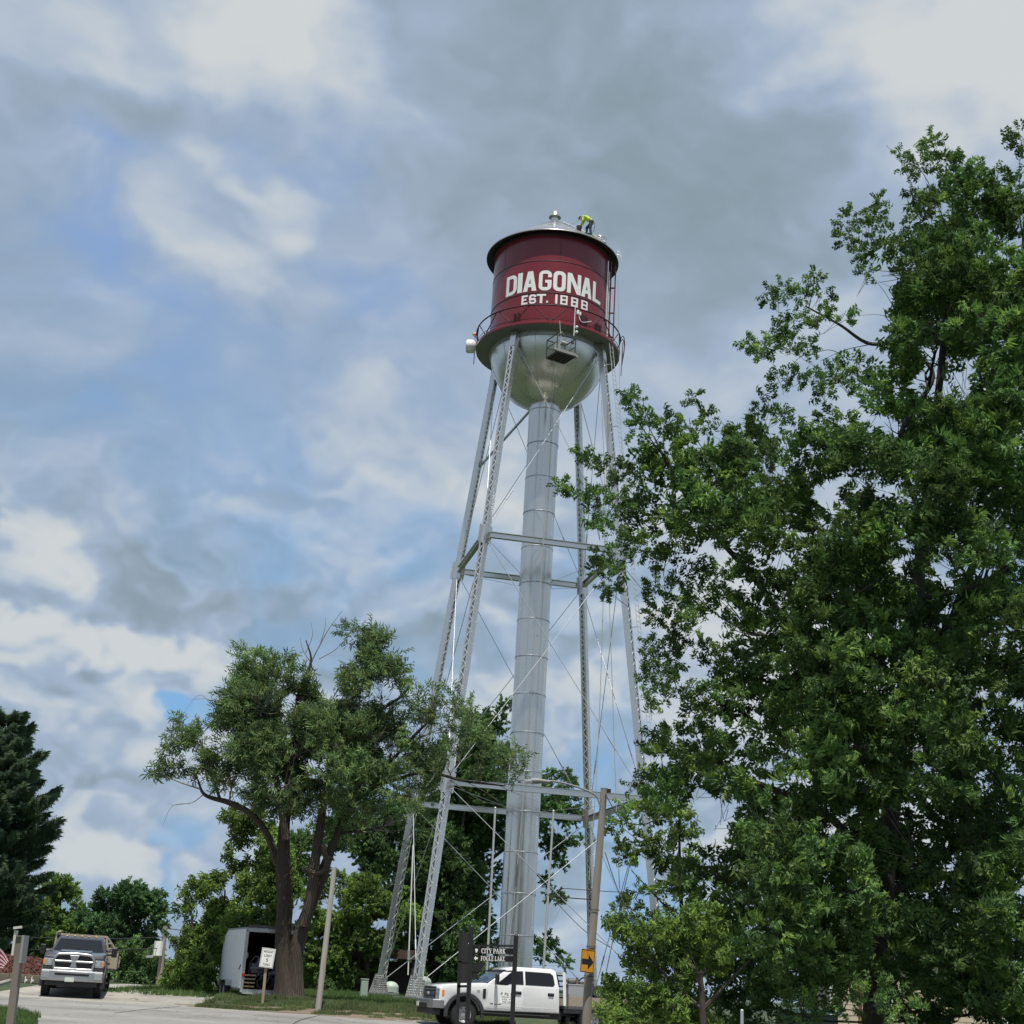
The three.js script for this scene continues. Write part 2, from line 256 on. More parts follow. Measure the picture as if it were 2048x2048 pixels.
{
  setting('ground', join([sheet(-60, 60, -30, 130, 120, 320, (x, z) => z > nearEdge(x) + .6 && z < roadEdge(x) - .5 ? -.08 : -.006), (() => { const g = new THREE.RingGeometry(60, 3000, 64, 3).rotateX(-Math.PI / 2).translate(0, .2, -70); return g; })()]), turfM, 'structure', 'green turf and fields reaching to the horizon');
  setting('road', join([sheet(-60, 40, nearEdge, x => roadEdge(x) - .35, 200, 20, .004)]), conc, 'structure', 'worn grey concrete street crossing in front');
  setting('gutter', sheet(-60, 40, x => roadEdge(x) - .35, x => roadEdge(x) + .18, 50, 2, .004), pale, 'structure', 'pale concrete gutter along the far road edge');
  setting('driveway', sheet(-16.7, -9.6, x => roadEdge(x) + .18, 70, 12, 20, .006), pale, 'structure', 'pale concrete driveway under the grey flatbed truck');
  // kerb that turns in beside the drive at the left
  const kp = (x, z) => V(x, groundY(x, -z) + .03, -z);
  setting('kerb', tube([kp(-22, 49.4), kp(-17.6, 49.4), kp(-16.7, 49.7), kp(-16.75, 50.6), kp(-17.6, 53.5), kp(-18.2, 57)], .09, 40, 6), pale, 'structure', 'pale kerb turning in at the mouth of the drive');
  setting('walk_edge', sheet(-9.4, -.5, x => roadEdge(x) + 4.6, x => roadEdge(x) + 5.1, 20, 1, .03), pale, 'structure', 'thin pale edge of the walk before the tower');
  const dp = []; { const R = rng(5); for (let i = 0; i < 160; i++) { const a = i / 160 * 6.283, r = .62 + .45 * noise3(Math.cos(a) * 2, Math.sin(a) * 2, 5) + .3 * noise3(Math.cos(a) * 11, Math.sin(a) * 11, 8); dp.push([Math.cos(a) * 3.9 * r, Math.sin(a) * 1.7 * r]); } }
  const dg = new TessellateModifier(.5, 4).modify(clean(new THREE.ShapeGeometry(poly(dp)))).rotateX(-Math.PI / 2); { const p = dg.attributes.position; for (let i = 0; i < p.count; i++) { const x = p.getX(i) - 5.4, z = -(roadEdge(x) + 1.2 - p.getZ(i)); p.setXYZ(i, x, groundY(x, z) + .012, z); } dg.computeVertexNormals(); }
  setting('dirt_patch', dg, dirt, 'structure', 'bare tan dirt worn into the verge by the road');
  setting('road_line', sheet(-60, -6, x => roadEdge(x) - 1.25, x => roadEdge(x) - 1.13, 40, 1, .008), mat([.5, .49, .45], .9), 'structure', 'faded pale line along the far lane');
}
{ // joints and cracks in the paving
  const R = rng(31), dark = mat([.07, .066, .06], .95), cr = [];
  const strip = (pts, w) => { const p = curvePts(pts, pts.length * 6), pos = [], uv = [], idx = []; p.forEach((q, i) => { const t = p[Math.min(i + 1, p.length - 1)].clone().sub(p[Math.max(0, i - 1)]).normalize(), s = V(-t.z, 0, t.x).multiplyScalar(w * (.4 + 1.0 * noise3(q.x * 3, 1, q.z * 3))); for (const k of [-1, 1]) { const x = q.x + s.x * k, z = q.z + s.z * k; pos.push(x, groundY(x, z) + .013, z); uv.push(x, z); } if (i) { const a = 2 * i; idx.push(a - 2, a - 1, a, a - 1, a + 1, a); } }); const g = new THREE.BufferGeometry(); g.setAttribute('position', new THREE.Float32BufferAttribute(pos, 3)); g.setAttribute('uv', new THREE.Float32BufferAttribute(uv, 2)); g.setIndex(idx); g.computeVertexNormals(); return clean(g); };
  for (let x = -19; x < 3; x += 4.6) cr.push(strip([V(x + .3, 0, -38.5), V(x, 0, -43), V(x - .1, 0, -48.9)], .02));
  cr.push(strip([V(-20, 0, -43.6), V(-10, 0, -43.7), V(2, 0, -43.5)], .02));
  for (let i = 0; i < 16; i++) { let x = -17 + R() * 18, z = -40 - R() * 8.5; const pts = [V(x, 0, z)]; for (let k = 0; k < 5; k++) { x += (R() - .3) * 1.1; z -= (R() - .45) * .9; if (-z > 48.9) z = -48.8; pts.push(V(x, 0, z)); } cr.push(strip(pts, .016)); }
  for (let i = 0; i < 5; i++) { let x = -15.8 + R() * 5.5, z = -50.4 - R() * 4; const pts = [V(x, 0, z)]; for (let k = 0; k < 4; k++) { x += (R() - .4) * 1.2; z -= (R() - .4) * .8; pts.push(V(x, 0, z)); } cr.push(strip(pts, .016)); }
  setting('road_cracks', join(cr), dark, 'stuff', 'dark joints and cracks wandering over the concrete street', 'cracks');
}
{ // grass tufts on the verges
  const blade = []; const R = rng(17); const s = new THREE.Object3D();
  for (let i = 0; i < 9; i++) { s.position.set((R() - .5) * .16, 0, (R() - .5) * .16); s.rotation.set((R() - .5) * .8, R() * 6.28, (R() - .5) * .8); s.scale.set(1, .6 + .7 * R(), 1); s.updateMatrix(); const g = new THREE.BufferGeometry(); g.setAttribute('position', new THREE.Float32BufferAttribute([-.008, 0, 0, .008, 0, 0, .012, .1, .02], 3)); g.computeVertexNormals(); g.setAttribute('uv', new THREE.BufferAttribute(new Float32Array(6), 2)); blade.push(g.applyMatrix4(s.matrix)); }
  const tuft = mergeGeometries(blade);
  const field = (label, n, seed, where, colors, hgt) => {
    const r = rng(seed), ms = [], cs = [], o = new THREE.Object3D(), c = new THREE.Color();
    for (let i = 0; i < n; i++) { const p = where(r); if (!p) continue; o.position.set(p[0], groundY(p[0], p[1]), p[1]); o.rotation.set(0, r() * 6.28, 0); o.scale.setScalar(hgt * (.6 + .8 * r() * noise3(p[0] * 1.4, 0, p[1] * 1.4) * 2)); o.updateMatrix(); ms.push(o.matrix.clone()); c.setRGB(...colors[Math.floor(r() * colors.length)]).multiplyScalar(.7 + .6 * noise3(p[0] * .9, 3, p[1] * .9)); cs.push(c.clone()); }
    const g = copies(scene, numbered('grass'), tuft, mat([1, 1, 1], .8), ms, cs); g.userData.label = label; g.userData.category = 'grass';
  };
  const gc = [[.06, .12, .022], [.05, .10, .02], [.08, .135, .03]], dry = [[.09, .135, .04], [.07, .12, .035], [.14, .15, .06]];
  field('short green grass on the verge at the lower left corner', 26000, 23, r => { const x = -17 + r() * 9.5, z = 27 + r() * 11.5; return z < nearEdge(x) - .1 ? [x, -z] : null; }, gc, .8);
  field('patchy grass on the verge between the dirt and the tower feet', 26000, 24, r => { const x = -9.5 + r() * 10.5, z = roadEdge(x) + .3 + r() * 4.4; return noise3(x * 1.1, 2, z * 1.3) > .34 && !(((x + 5.4) / 3.9) ** 2 + ((z - roadEdge(x) - 1.0) / 1.3) ** 2 < .8 + .5 * noise3(x * 2, 0, z * 2)) ? [x, -z] : null; }, dry, 1.15);
  field('sparse weeds straggling over the bare dirt by the road', 3500, 28, r => { const x = -9.4 + r() * 8.6, z = roadEdge(x) + .05 + r() * 2.4; return noise3(x * 1.7, 5, z * 1.7) > .5 ? [x, -z] : null; }, dry, .8);
  field('grass strip left of the drive below the mulch bank', 9000, 25, r => { const x = -22 + r() * 5, z = 49.6 + r() * 7; if (x > -16.9 - (z - 50) * .25) return null; return [x, -z]; }, gc, 1);
  field('taller weeds round the foot of the wooden utility pole', 1500, 26, r => { const x = 2.2 + r() * 5, z = 39 + r() * 3; return [x, -z]; }, dry, 3.2);
  field('rough grass beneath and beyond the tower legs', 22000, 27, r => { const x = -14 + r() * 26, z = roadEdge(x) + 5.2 + r() * 30; return [x, -z]; }, gc, 1.3);
}
// ---------------------------------------------------------------- the water tower
const TX = 1.571, TZ = -76.73, TY = 0.3;
const cylP = (r, deg, h) => V(TX + r * Math.sin(deg * Math.PI / 180), h, TZ + r * Math.cos(deg * Math.PI / 180));   // 0 deg faces the road
const LEG_AZ = [122.92, 212.92, 302.92, 32.92].map(a => a * Math.PI / 180);
const legR = h => 8.786 + (3.66 - 8.786) * h / 37.29;
const legP = (k, h, dr = 0, dt = 0) => { const a = LEG_AZ[k], r = legR(h) + dr; return V(TX + r * Math.cos(a) - dt * Math.sin(a), h, TZ + r * Math.sin(a) + dt * Math.cos(a)); };
const tower = thing('water_tower', 'tall silver legged water tower with a maroon tank reading DIAGONAL', 'water tower', V(TX, TY, TZ));
{
  const R = 3.58;
  // tank shell: three courses, the middle one lapped outside
  const tank = part(tower, 'tank', [lathe([[R - .012, 37.5], [R - .012, 39.74]], TX, TZ, 192), lathe([[R - .012, 39.735], [R, 39.74], [R, 41.85], [R - .012, 41.855]], TX, TZ, 192), lathe([[R - .012, 41.85], [R - .012, 43.86]], TX, TZ, 192)], M.maroon);
  part(tank, 'seam', [lathe([[R - .015, 41.82], [R + .014, 41.83], [R + .014, 41.87], [R - .015, 41.88]], TX, TZ, 192), lathe([[R - .015, 39.72], [R + .012, 39.73], [R + .012, 39.76], [R - .015, 39.77]], TX, TZ, 192)], M.maroonDark);
  for (const q of [[6, 41.87, 43.6], [66, 41.87, 43.6], [-54, 41.87, 43.6], [-24, 39.76, 41.82], [96, 39.76, 41.82], [36, 37.6, 39.73], [-84, 37.6, 39.73]]) part(tank, 'vertical_seam', rod(cylP(R - .012, q[0], q[1]), cylP(R - .012, q[0], q[2]), .012, 6), M.maroonDark);
  part(tank, 'eave_shade_band', lathe([[R - .01, 43.55], [R + .05, 43.56], [R + .05, 43.82], [R - .01, 43.83]], TX, TZ, 192), mat([.035, .012, .018], .6));  // added dark ring that paints in the contact shadow beneath the eave
  // lettering, bent round the shell
  const tess = new TessellateModifier(.09, 5);
  function letter(name, shape, deg0, deg1, w, y0) {
    let g = clean(new THREE.ShapeGeometry(shape, 6)); g = tess.modify(g);
    const p = g.attributes.position;
    for (let i = 0; i < p.count; i++) { const q = cylP(R + .014, deg0 + (deg1 - deg0) * p.getX(i) / w, y0 + p.getY(i)); p.setXYZ(i, q.x, q.y, q.z); }
    g.computeVertexNormals(); part(tank, name, g, M.white);
  }
  const h = 1.31, y0 = 39.87, s = .235;
  const ring = (x0, y0, x1, y1, r, n = 6) => [...arc(x1 - r, y1 - r, r, 0, 90, n), ...arc(x0 + r, y1 - r, r, 90, 180, n), ...arc(x0 + r, y0 + r, r, 180, 270, n), ...arc(x1 - r, y0 + r, r, 270, 360, n)];
  const Aout = w => [[0, 0], [s * 1.15, 0], [w * .37, h * .2], [w * .63, h * .2], [w - s * 1.15, 0], [w, 0], [w * .69, h], [w * .31, h]], Ain = w => [[w * .425, h * .38], [w * .575, h * .38], [w * .5, h * .64]];
  letter('letter', poly([[0, 0], ...arc(.80 - .36, .36, .36, 270, 360, 6), ...arc(.80 - .36, h - .36, .36, 0, 90, 6), [0, h]], [[[s, s * .9], ...arc(.80 - .36, .36, .36 - s, 270, 360, 4), ...arc(.80 - .36, h - .36, .36 - s, 0, 90, 4), [s, h - s * .9]]]), -48.8, -35.6, .80, y0);
  letter('letter', poly([[0, 0], [.32, 0], [.32, h], [0, h]]), -34.7, -29.5, .32, y0);
  letter('letter', poly(Aout(.81), [Ain(.81)]), -28.4, -15.0, .81, y0);
  { const w = .75, r = .3, ri = r - s + .02; letter('letter', poly([[w, h * .66], ...arc(w - r, h - r, r, 0, 90), ...arc(r, h - r, r, 90, 180), ...arc(r, r, r, 180, 270), ...arc(w - r, r, r, 270, 360), [w, h * .53], [w * .5, h * .53], [w * .5, h * .38], [w - s, h * .38], ...arc(w - r, r, ri, 0, -90), ...arc(r, r, ri, 270, 180), ...arc(r, h - r, ri, 180, 90), ...arc(w - r, h - r, ri, 90, 0), [w - s, h * .66]]), -13.1, -1.0, w, y0); }
  letter('letter', poly(ring(0, 0, .75, h, .30), [ring(s, s, .75 - s, h - s, .12)]), .5, 12.4, .75, y0);
  { const w = .89; letter('letter', poly([[0, 0], [s, 0], [s, h * .62], [w - s * 1.15, 0], [w, 0], [w, h], [w - s, h], [w - s, h * .40], [s * 1.15, h], [0, h]]), 13.9, 28.0, w, y0); }
  letter('letter', poly(Aout(.78), [Ain(.78)]), 28.4, 41.0, .78, y0);
  letter('letter', poly([[0, 0], [.72, 0], [.72, s * .95], [s, s * .95], [s, h], [0, h]]), 42.4, 54.6, .72, y0);
  const e = .60, ey = 39.035, t = .125;
  letter('letter', poly([[0, 0], [.40, 0], [.40, t], [t * 1.1, t], [t * 1.1, e * .42], [.32, e * .42], [.32, e * .61], [t * 1.1, e * .61], [t * 1.1, e - t], [.40, e - t], [.40, e], [0, e]]), -29.4, -23, .40, ey);
  { const w = .46, r = .16, q = .05; letter('letter', poly([[0, t + .05], [0, r * .9], ...arc(r, r, r, 190, 270, 3), ...arc(w - r, r, r, 270, 360, 4), ...arc(w - r, e * .56 - .06, .12, 0, 70, 3), [w * .42, e * .60], ...arc(r + .02, e - r - .01, q, 200, 90, 2), [w - r, e - t], [w - t, e - t - .06], [w, e - t - .04], ...arc(w - r, e - r, r, 20, 90, 3), ...arc(r, e - r, r, 90, 180, 4), ...arc(.13, e * .5, .13, 180, 240, 3), [w * .55, e * .40], [w - t, e * .34], ...arc(w - r, r, q, 0, -90, 2), [r, t], [t, r]]), -21.7, -14.6, w, ey); }
  letter('letter', poly([[.2, 0], [.36, 0], [.36, e - t], [.56, e - t], [.56, e], [0, e], [0, e - t], [.2, e - t]]), -14.3, -5.6, .56, ey);
  letter('full_stop', poly([[0, 0], [.11, 0], [.11, .13], [0, .13]]), -5.1, -3.4, .11, ey + .03);
  letter('numeral', poly([[0, 0], [.13, 0], [.13, e], [0, e]]), 3.2, 5.3, .13, ey);
  for (const [a, b] of [[8.0, 15.0], [18.5, 25.6], [29.1, 36.6]]) letter('numeral', poly([[0, 0], [.44, 0], [.44, e], [0, e]], [[[.12, .10], [.33, .10], [.33, .25], [.12, .25]], [[.12, .36], [.33, .36], [.33, .50], [.12, .50]]]), a, b, .44, ey);
  part(tank, 'access_panel', [31.5, 36.5].map((a, i) => { const p = cylP(R + .03, a, 38.3); return box(0, 0, 0, i ? .06 : .42, i ? .75 : .5, .05, 0).rotateY(a * Math.PI / 180).translate(p.x, p.y + (i ? -.1 : .1), p.z); }), M.maroonDark);
  for (const a of [-33, 52]) part(tank, 'wall_bracket', [-2.2, 2.2].map(o => { const p = cylP(R + .08, a + o, 38.15); return box(0, 0, 0, .09, .75, .14).rotateY(a * Math.PI / 180).translate(p.x, p.y, p.z); }), M.maroonDark);

  // roof: shallow cone with a drip edge, lap joints, finial vent, hatch and a rail up the slope
  const ro = [[.0, 46.58], [.2, 46.55], [.6, 46.24], [1.4, 45.66], [2.4, 44.96], [3.4, 44.22], [4.08, 43.70]];
  const roof = part(tower, 'roof', [lathe([...ro, [4.085, 43.64], [4.06, 43.63]], TX, TZ, 192), ...Array.from({ length: 16 }, (_, i) => { const a = i * 22.5 + 9; return rod(cylP(.5, a, 46.335), cylP(4.0, a, 43.765), .018, 5); })], M.roof);
  part(roof, 'roof_underside', lathe([[4.06, 43.63], [R + .0, 43.84]], TX, TZ, 192), M.soffit);
  part(roof, 'vent_neck', lathe([[.245, 46.45], [.235, 46.5], [.235, 46.93]], TX, TZ, 40), M.silver);
  part(roof, 'vent_cap', lathe([[.2, 46.93], [.37, 46.83], [.385, 46.85], [.345, 46.99], [.30, 47.11], [.245, 47.22], [.15, 47.31], [0, 47.35]].reverse(), TX, TZ, 48), M.silver);
  { const p = cylP(3.15, 62, 44.45); part(roof, 'hatch', [lathe([[.42, -.15], [.42, .2], [.44, .22], [.40, .30], [.2, .37], [0, .39]], 0, 0, 40).translate(p.x, p.y, p.z)], M.silver); }
  part(roof, 'roof_rail', [rod(cylP(.7, 46, 46.30), cylP(3.9, 46, 43.98), .035, 6), rod(cylP(.7, 52, 46.30), cylP(3.9, 52, 43.98), .035, 6), ...Array.from({ length: 9 }, (_, i) => { const f = .7 + i * .38, y = 46.30 - (f - .7) * .725; return rod(cylP(f, 46, y), cylP(f, 52, y), .02, 5); })], M.silverFlat);
  for (const a0 of [78, 84]) part(roof, 'grab_hoop', tube(Array.from({ length: 9 }, (_, i) => { const a = Math.PI * i / 8; return cylP(4.0 - .32 * Math.cos(a) * .9, a0, 43.75 + .55 * Math.sin(a)); }), .02, 24), M.silverFlat);

  // bowl
  const bp = []; for (let i = 0; i <= 28; i++) { const a = i / 28 * 75 * Math.PI / 180; bp.push([3.47 * Math.cos(a), 37.45 - 3.62 * Math.sin(a)]); } bp.push([.905, 33.93]);
  const bowl = part(tower, 'tank_bottom', lathe(bp.reverse(), TX, TZ, 160), M.bowl);
  part(bowl, 'seam', Array.from({ length: 10 }, (_, k) => tube(Array.from({ length: 14 }, (_, i) => { const a = (2 + i / 13 * 70) * Math.PI / 180; return cylP(3.475 * Math.cos(a), k * 36 - 14, 37.45 - 3.625 * Math.sin(a)); }), .012, 26, 5)), M.silverDark);
  part(bowl, 'girder_ring', lathe([[3.47, 37.06], [3.52, 37.07], [3.52, 37.12], [3.47, 37.13]], TX, TZ, 160), M.silverDark);

  // riser with lapped courses
  const rp = [[.905, 34.1]], bands = [];
  for (let y = 33.6, k = 0; y > .3; y -= 2.13, k++) { rp.push([k % 2 ? .918 : .905, y + .001], [k % 2 ? .905 : .918, y]); bands.push(y); }
  rp.push([.91, .3]);
  const riser = part(tower, 'riser', [lathe(rp.reverse(), TX, TZ, 72), lathe([[1.35, .3], [1.35, .62], [.95, .66]].reverse(), TX, TZ, 48)], M.silver);
  part(riser, 'band', bands.map(y => lathe([[.915, y - .03], [.93, y - .02], [.93, y + .02], [.915, y + .03]], TX, TZ, 72)), M.silverDark);
  const rv = [], rg = new THREE.IcosahedronGeometry(.017, 0);
  for (const y of bands) for (let a = 0; a < 360; a += 10) rv.push(new THREE.Matrix4().makeTranslation(...cylP(.928, a, y - .055).sub(V(TX, TY, TZ)).toArray()));
  for (let i = 0; i < bands.length - 1; i++) for (let q = .12; q < 2.0; q += .13) rv.push(new THREE.Matrix4().makeTranslation(...cylP(.922, 22 + (i % 2) * 40, bands[i] - q).sub(V(TX, TY, TZ)).toArray()));
  copies(riser, 'rivet', rg, M.silverFlat, rv);

  // balcony and railing
  const bal = part(tower, 'balcony', [lathe([[R - .05, 37.50], [4.30, 37.50]], TX, TZ, 144), lathe([[3.47, 37.40], [4.30, 37.40]], TX, TZ, 144)], M.balconyUnder, { label: 'walkway round the tank, dull grey green below' });
  part(bal, 'edge_band', lathe([[4.30, 37.38], [4.33, 37.38], [4.33, 37.56], [4.30, 37.56], [4.30, 37.38]], TX, TZ, 144), M.maroon);
  part(bal, 'floor_coat', lathe([[R - .02, 37.515], [4.30, 37.515]], TX, TZ, 144), M.maroon);
  const rail = part(tower, 'railing', [new THREE.TorusGeometry(4.35, .042, 8, 144).rotateX(Math.PI / 2).translate(TX, 38.54, TZ), new THREE.TorusGeometry(4.345, .018, 6, 144).rotateX(Math.PI / 2).translate(TX, 37.68, TZ)], M.maroonDark);
  for (let k = 0; k < 12; k++) for (const q of [-1, 1]) part(rail, 'brace', rod(cylP(4.35, -15.5 + 30 * k + q * 1.2, 38.54), cylP(4.32, -15.5 + 30 * k + q * 14, 37.55), .03, 6), M.maroonDark);

  // tank ladder on the right, maroon, and the silver cage below it
  const lad = part(tower, 'tank_ladder', [...[79, 86].map(a => bar(cylP(3.92, a, 37.5), cylP(3.92, a, 43.62), .06, .05)), ...[38.6, 40.2, 41.9, 43.2].map(y => bar(cylP(3.57, 82, y), cylP(3.95, 82, y), .07, .07)), rod(cylP(3.72, 74, 37.6), cylP(3.72, 74, 43.5), .045, 8)], M.maroon);
  part(lad, 'rung', Array.from({ length: 20 }, (_, i) => rod(cylP(3.92, 79, 37.7 + i * .3), cylP(3.92, 86, 37.7 + i * .3), .014, 5)), M.silverFlat, { stuff: true });
  part(lad, 'conduit', [rod(cylP(3.66, 66, 39.2), cylP(3.66, 66, 43.2), .05, 8), rod(cylP(3.66, 71, 37.5), cylP(3.66, 71, 42.6), .04, 8)], M.silverFlat);
  part(tower, 'ladder_hoop', [tube([cylP(4.5, 84, 37.0), cylP(4.62, 84, 38.3), cylP(4.5, 84, 38.75), cylP(4.3, 84, 38.4)], .025, 20), tube([cylP(4.5, 90, 37.0), cylP(4.62, 90, 38.3), cylP(4.5, 90, 38.75), cylP(4.3, 90, 38.4)], .025, 20), bar(cylP(4.5, 78, 35.9), cylP(4.5, 84, 38.3), .05, .05), bar(cylP(4.5, 86, 36.9), cylP(4.5, 86, 38.1), .14, .05)], M.maroonDark);

  // legs: two channels, laced on the outer and inner faces
  const HT = 37.3, HB = .5, c = .17, d = .17;
  for (let k = 0; k < 4; k++) {
    const a = LEG_AZ[k], out = V(Math.cos(a), 0, Math.sin(a)), tan = V(-Math.sin(a), 0, Math.cos(a));
    const L = (y, r, t) => legP(k, y, r, t), gs = [];
    for (const q of [-1, 1]) {
      gs.push(bar(L(HB, 0, q * c), L(HT, 0, q * c), .022, 2 * d, out.clone()));                       // web
      for (const o of [-1, 1]) gs.push(bar(L(HB, o * d, q * (c - .045)), L(HT, o * d, q * (c - .045)), .09, .016, out.clone()));
    }
    const leg = part(tower, 'leg', gs, M.silver);
    const lace = [], dh = .31; let i = 0;
    for (let y = HB + .9; y < HT - .9; y += dh, i++) for (const o of [-1, 1]) { const q = i % 2 ? 1 : -1; lace.push(bar(L(y, o * (d + .014), q * (c - .04)), L(y + dh, o * (d + .014), -q * (c - .04)), .05, .012, out.clone())); }
    part(leg, 'lacing', lace, M.silverFlat, { stuff: true });
    const rm = []; for (let y = .7; y < 36.8; y += .62) for (const q of [-1, 1]) for (const o of [-1, 1]) rm.push(new THREE.Matrix4().makeTranslation(...L(y, o * (d - .03), q * (c + .018)).sub(V(TX, TY, TZ)).toArray()));
    copies(leg, 'rivet', new THREE.IcosahedronGeometry(.022, 0), M.silverFlat, rm);
    for (const y of [24.38, 10.76]) part(leg, 'gusset', [...[-1, 1].map(o => bar(L(y - .55, o * (d + .02), 0), L(y + .55, o * (d + .02), 0), 2 * c + .07, .014, out.clone())), ...[-1, 1].map(q => bar(L(y - .5, 0, q * (c + .02)), L(y + .5, 0, q * (c + .02)), .014, 2 * d + .35, out.clone()))], M.silver);
    part(leg, 'head_plate', [bar(L(36.3, d + .02, 0), L(37.3, d + .02, 0), 2 * c + .02, .014, out.clone()), bar(L(36.6, -d * .4, 0), L(37.4, -.25, 0), .3, .3, out.clone())], M.silver);
    // flared foot, riveted, on a plate and a concrete pier
    const foot = []; for (const q of [-1, 1]) { const p = [[-.18, 1.5], [.18, 1.5], [.52, .52], [-.52, .52]]; foot.push(extrude(p, .02).rotateY(Math.atan2(-out.z, out.x)).translate(L(.5, 0, q * (c + .02)).x, 0, L(.5, 0, q * (c + .02)).z)); foot.push(bar(L(.52, q * (d + .03), 0), L(1.3, q * (d + .03), 0), .6, .02, out.clone())); }
    const b = part(leg, 'foot', foot, M.silver);
    const p0 = L(.42, 0, 0); part(leg, 'base_plate', [box(p0.x, .47, p0.z, 1.5, .1, 1.5, -a), box(p0.x, .36, p0.z, 1.7, .14, 1.7, -a)], M.silver);
    const fr = []; for (const q of [-1, 1]) for (let y = .62; y < 1.4; y += .11) for (let t = -3; t <= 3; t++) { const hw = .5 - (y - .55) * .38; fr.push(new THREE.Matrix4().makeTranslation(...L(y, t / 3 * hw, q * (c + .045)).sub(V(TX, TY, TZ)).toArray())); fr.push(new THREE.Matrix4().makeTranslation(...L(y, q * (d + .045), t / 3 * .26).sub(V(TX, TY, TZ)).toArray())); }
    copies(leg, 'foot_rivet', new THREE.IcosahedronGeometry(.02, 0), M.silverFlat, fr);
  }
  // struts and tie rods between neighbouring legs
  const levels = [[.9, 10.76], [10.76, 24.38], [24.38, 36.9]];
  for (let k = 0; k < 4; k++) {
    const n = (k + 1) % 4;
    for (const y of [24.38, 10.76]) {
      const p = legP(k, y, 0, 0), q = legP(n, y, 0, 0), t = q.clone().sub(p).normalize(); p.addScaledVector(t, .3); q.addScaledVector(t, -.3);
      const up = (o, s) => [p.clone().add(V(0, o, 0)).addScaledVector(t.clone().cross(Y), s), q.clone().add(V(0, o, 0)).addScaledVector(t.clone().cross(Y), s)];
      part(tower, 'strut', [bar(...up(0, 0), .018, .30), bar(...up(.15, 0), .24, .018), bar(...up(-.15, 0), .24, .018)], M.silver);
    }
    for (const [y0, y1] of levels) for (const [a, b] of [[k, n], [n, k]]) {
      const p = legP(a, y0 + .15, 0, 0), q = legP(b, y1 - .15, 0, 0), t = q.clone().sub(p), sh = t.clone().cross(V(TX, 0, TZ).sub(p).setY(0)).normalize();
      const off = legP(k, 5).add(legP(n, 5)).multiplyScalar(.5).sub(V(TX, 5, TZ)).setY(0).normalize().multiplyScalar(a === k ? .03 : -.03);
      p.add(off); q.add(off); const m0 = p.clone().lerp(q, .17), m1 = p.clone().lerp(q, .22);
      part(tower, 'brace_rod', [rod(p, q, .021, 6), rod(m0, m1, .04, 6)], y0 < 12 ? M.rod : M.rod);
    }
    for (const y of [24.2, 10.6]) part(tower, 'riser_tie', rod(legP(k, y, -.2), cylP(.93, 90 - LEG_AZ[k] * 180 / Math.PI, y + (y > 20 ? -1.2 : -.4)), .012, 5), M.silverDark);
  }
  part(tower, 'overflow_pipe', [rod(legP(1, 30.9, -.2, 0), cylP(.9, -120, 34.0), .075, 8)], M.silverDark);
  // ladder up the right-hand leg
  const lp = (y, t) => legP(3, y, .62, t);
  const ll = part(tower, 'leg_ladder', [...[-.3, .1].map(t => bar(lp(3, t), lp(37.4, t), .05, .02)), ...Array.from({ length: 9 }, (_, i) => bar(legP(3, 4 + i * 4, .15, -.1), lp(4 + i * 4, -.1), .04, .04))], M.silverFlat);
  part(ll, 'rung', Array.from({ length: 112 }, (_, i) => rod(lp(3.2 + i * .305, -.3), lp(3.2 + i * .305, .1), .014, 5)), M.silverFlat, { stuff: true });
}
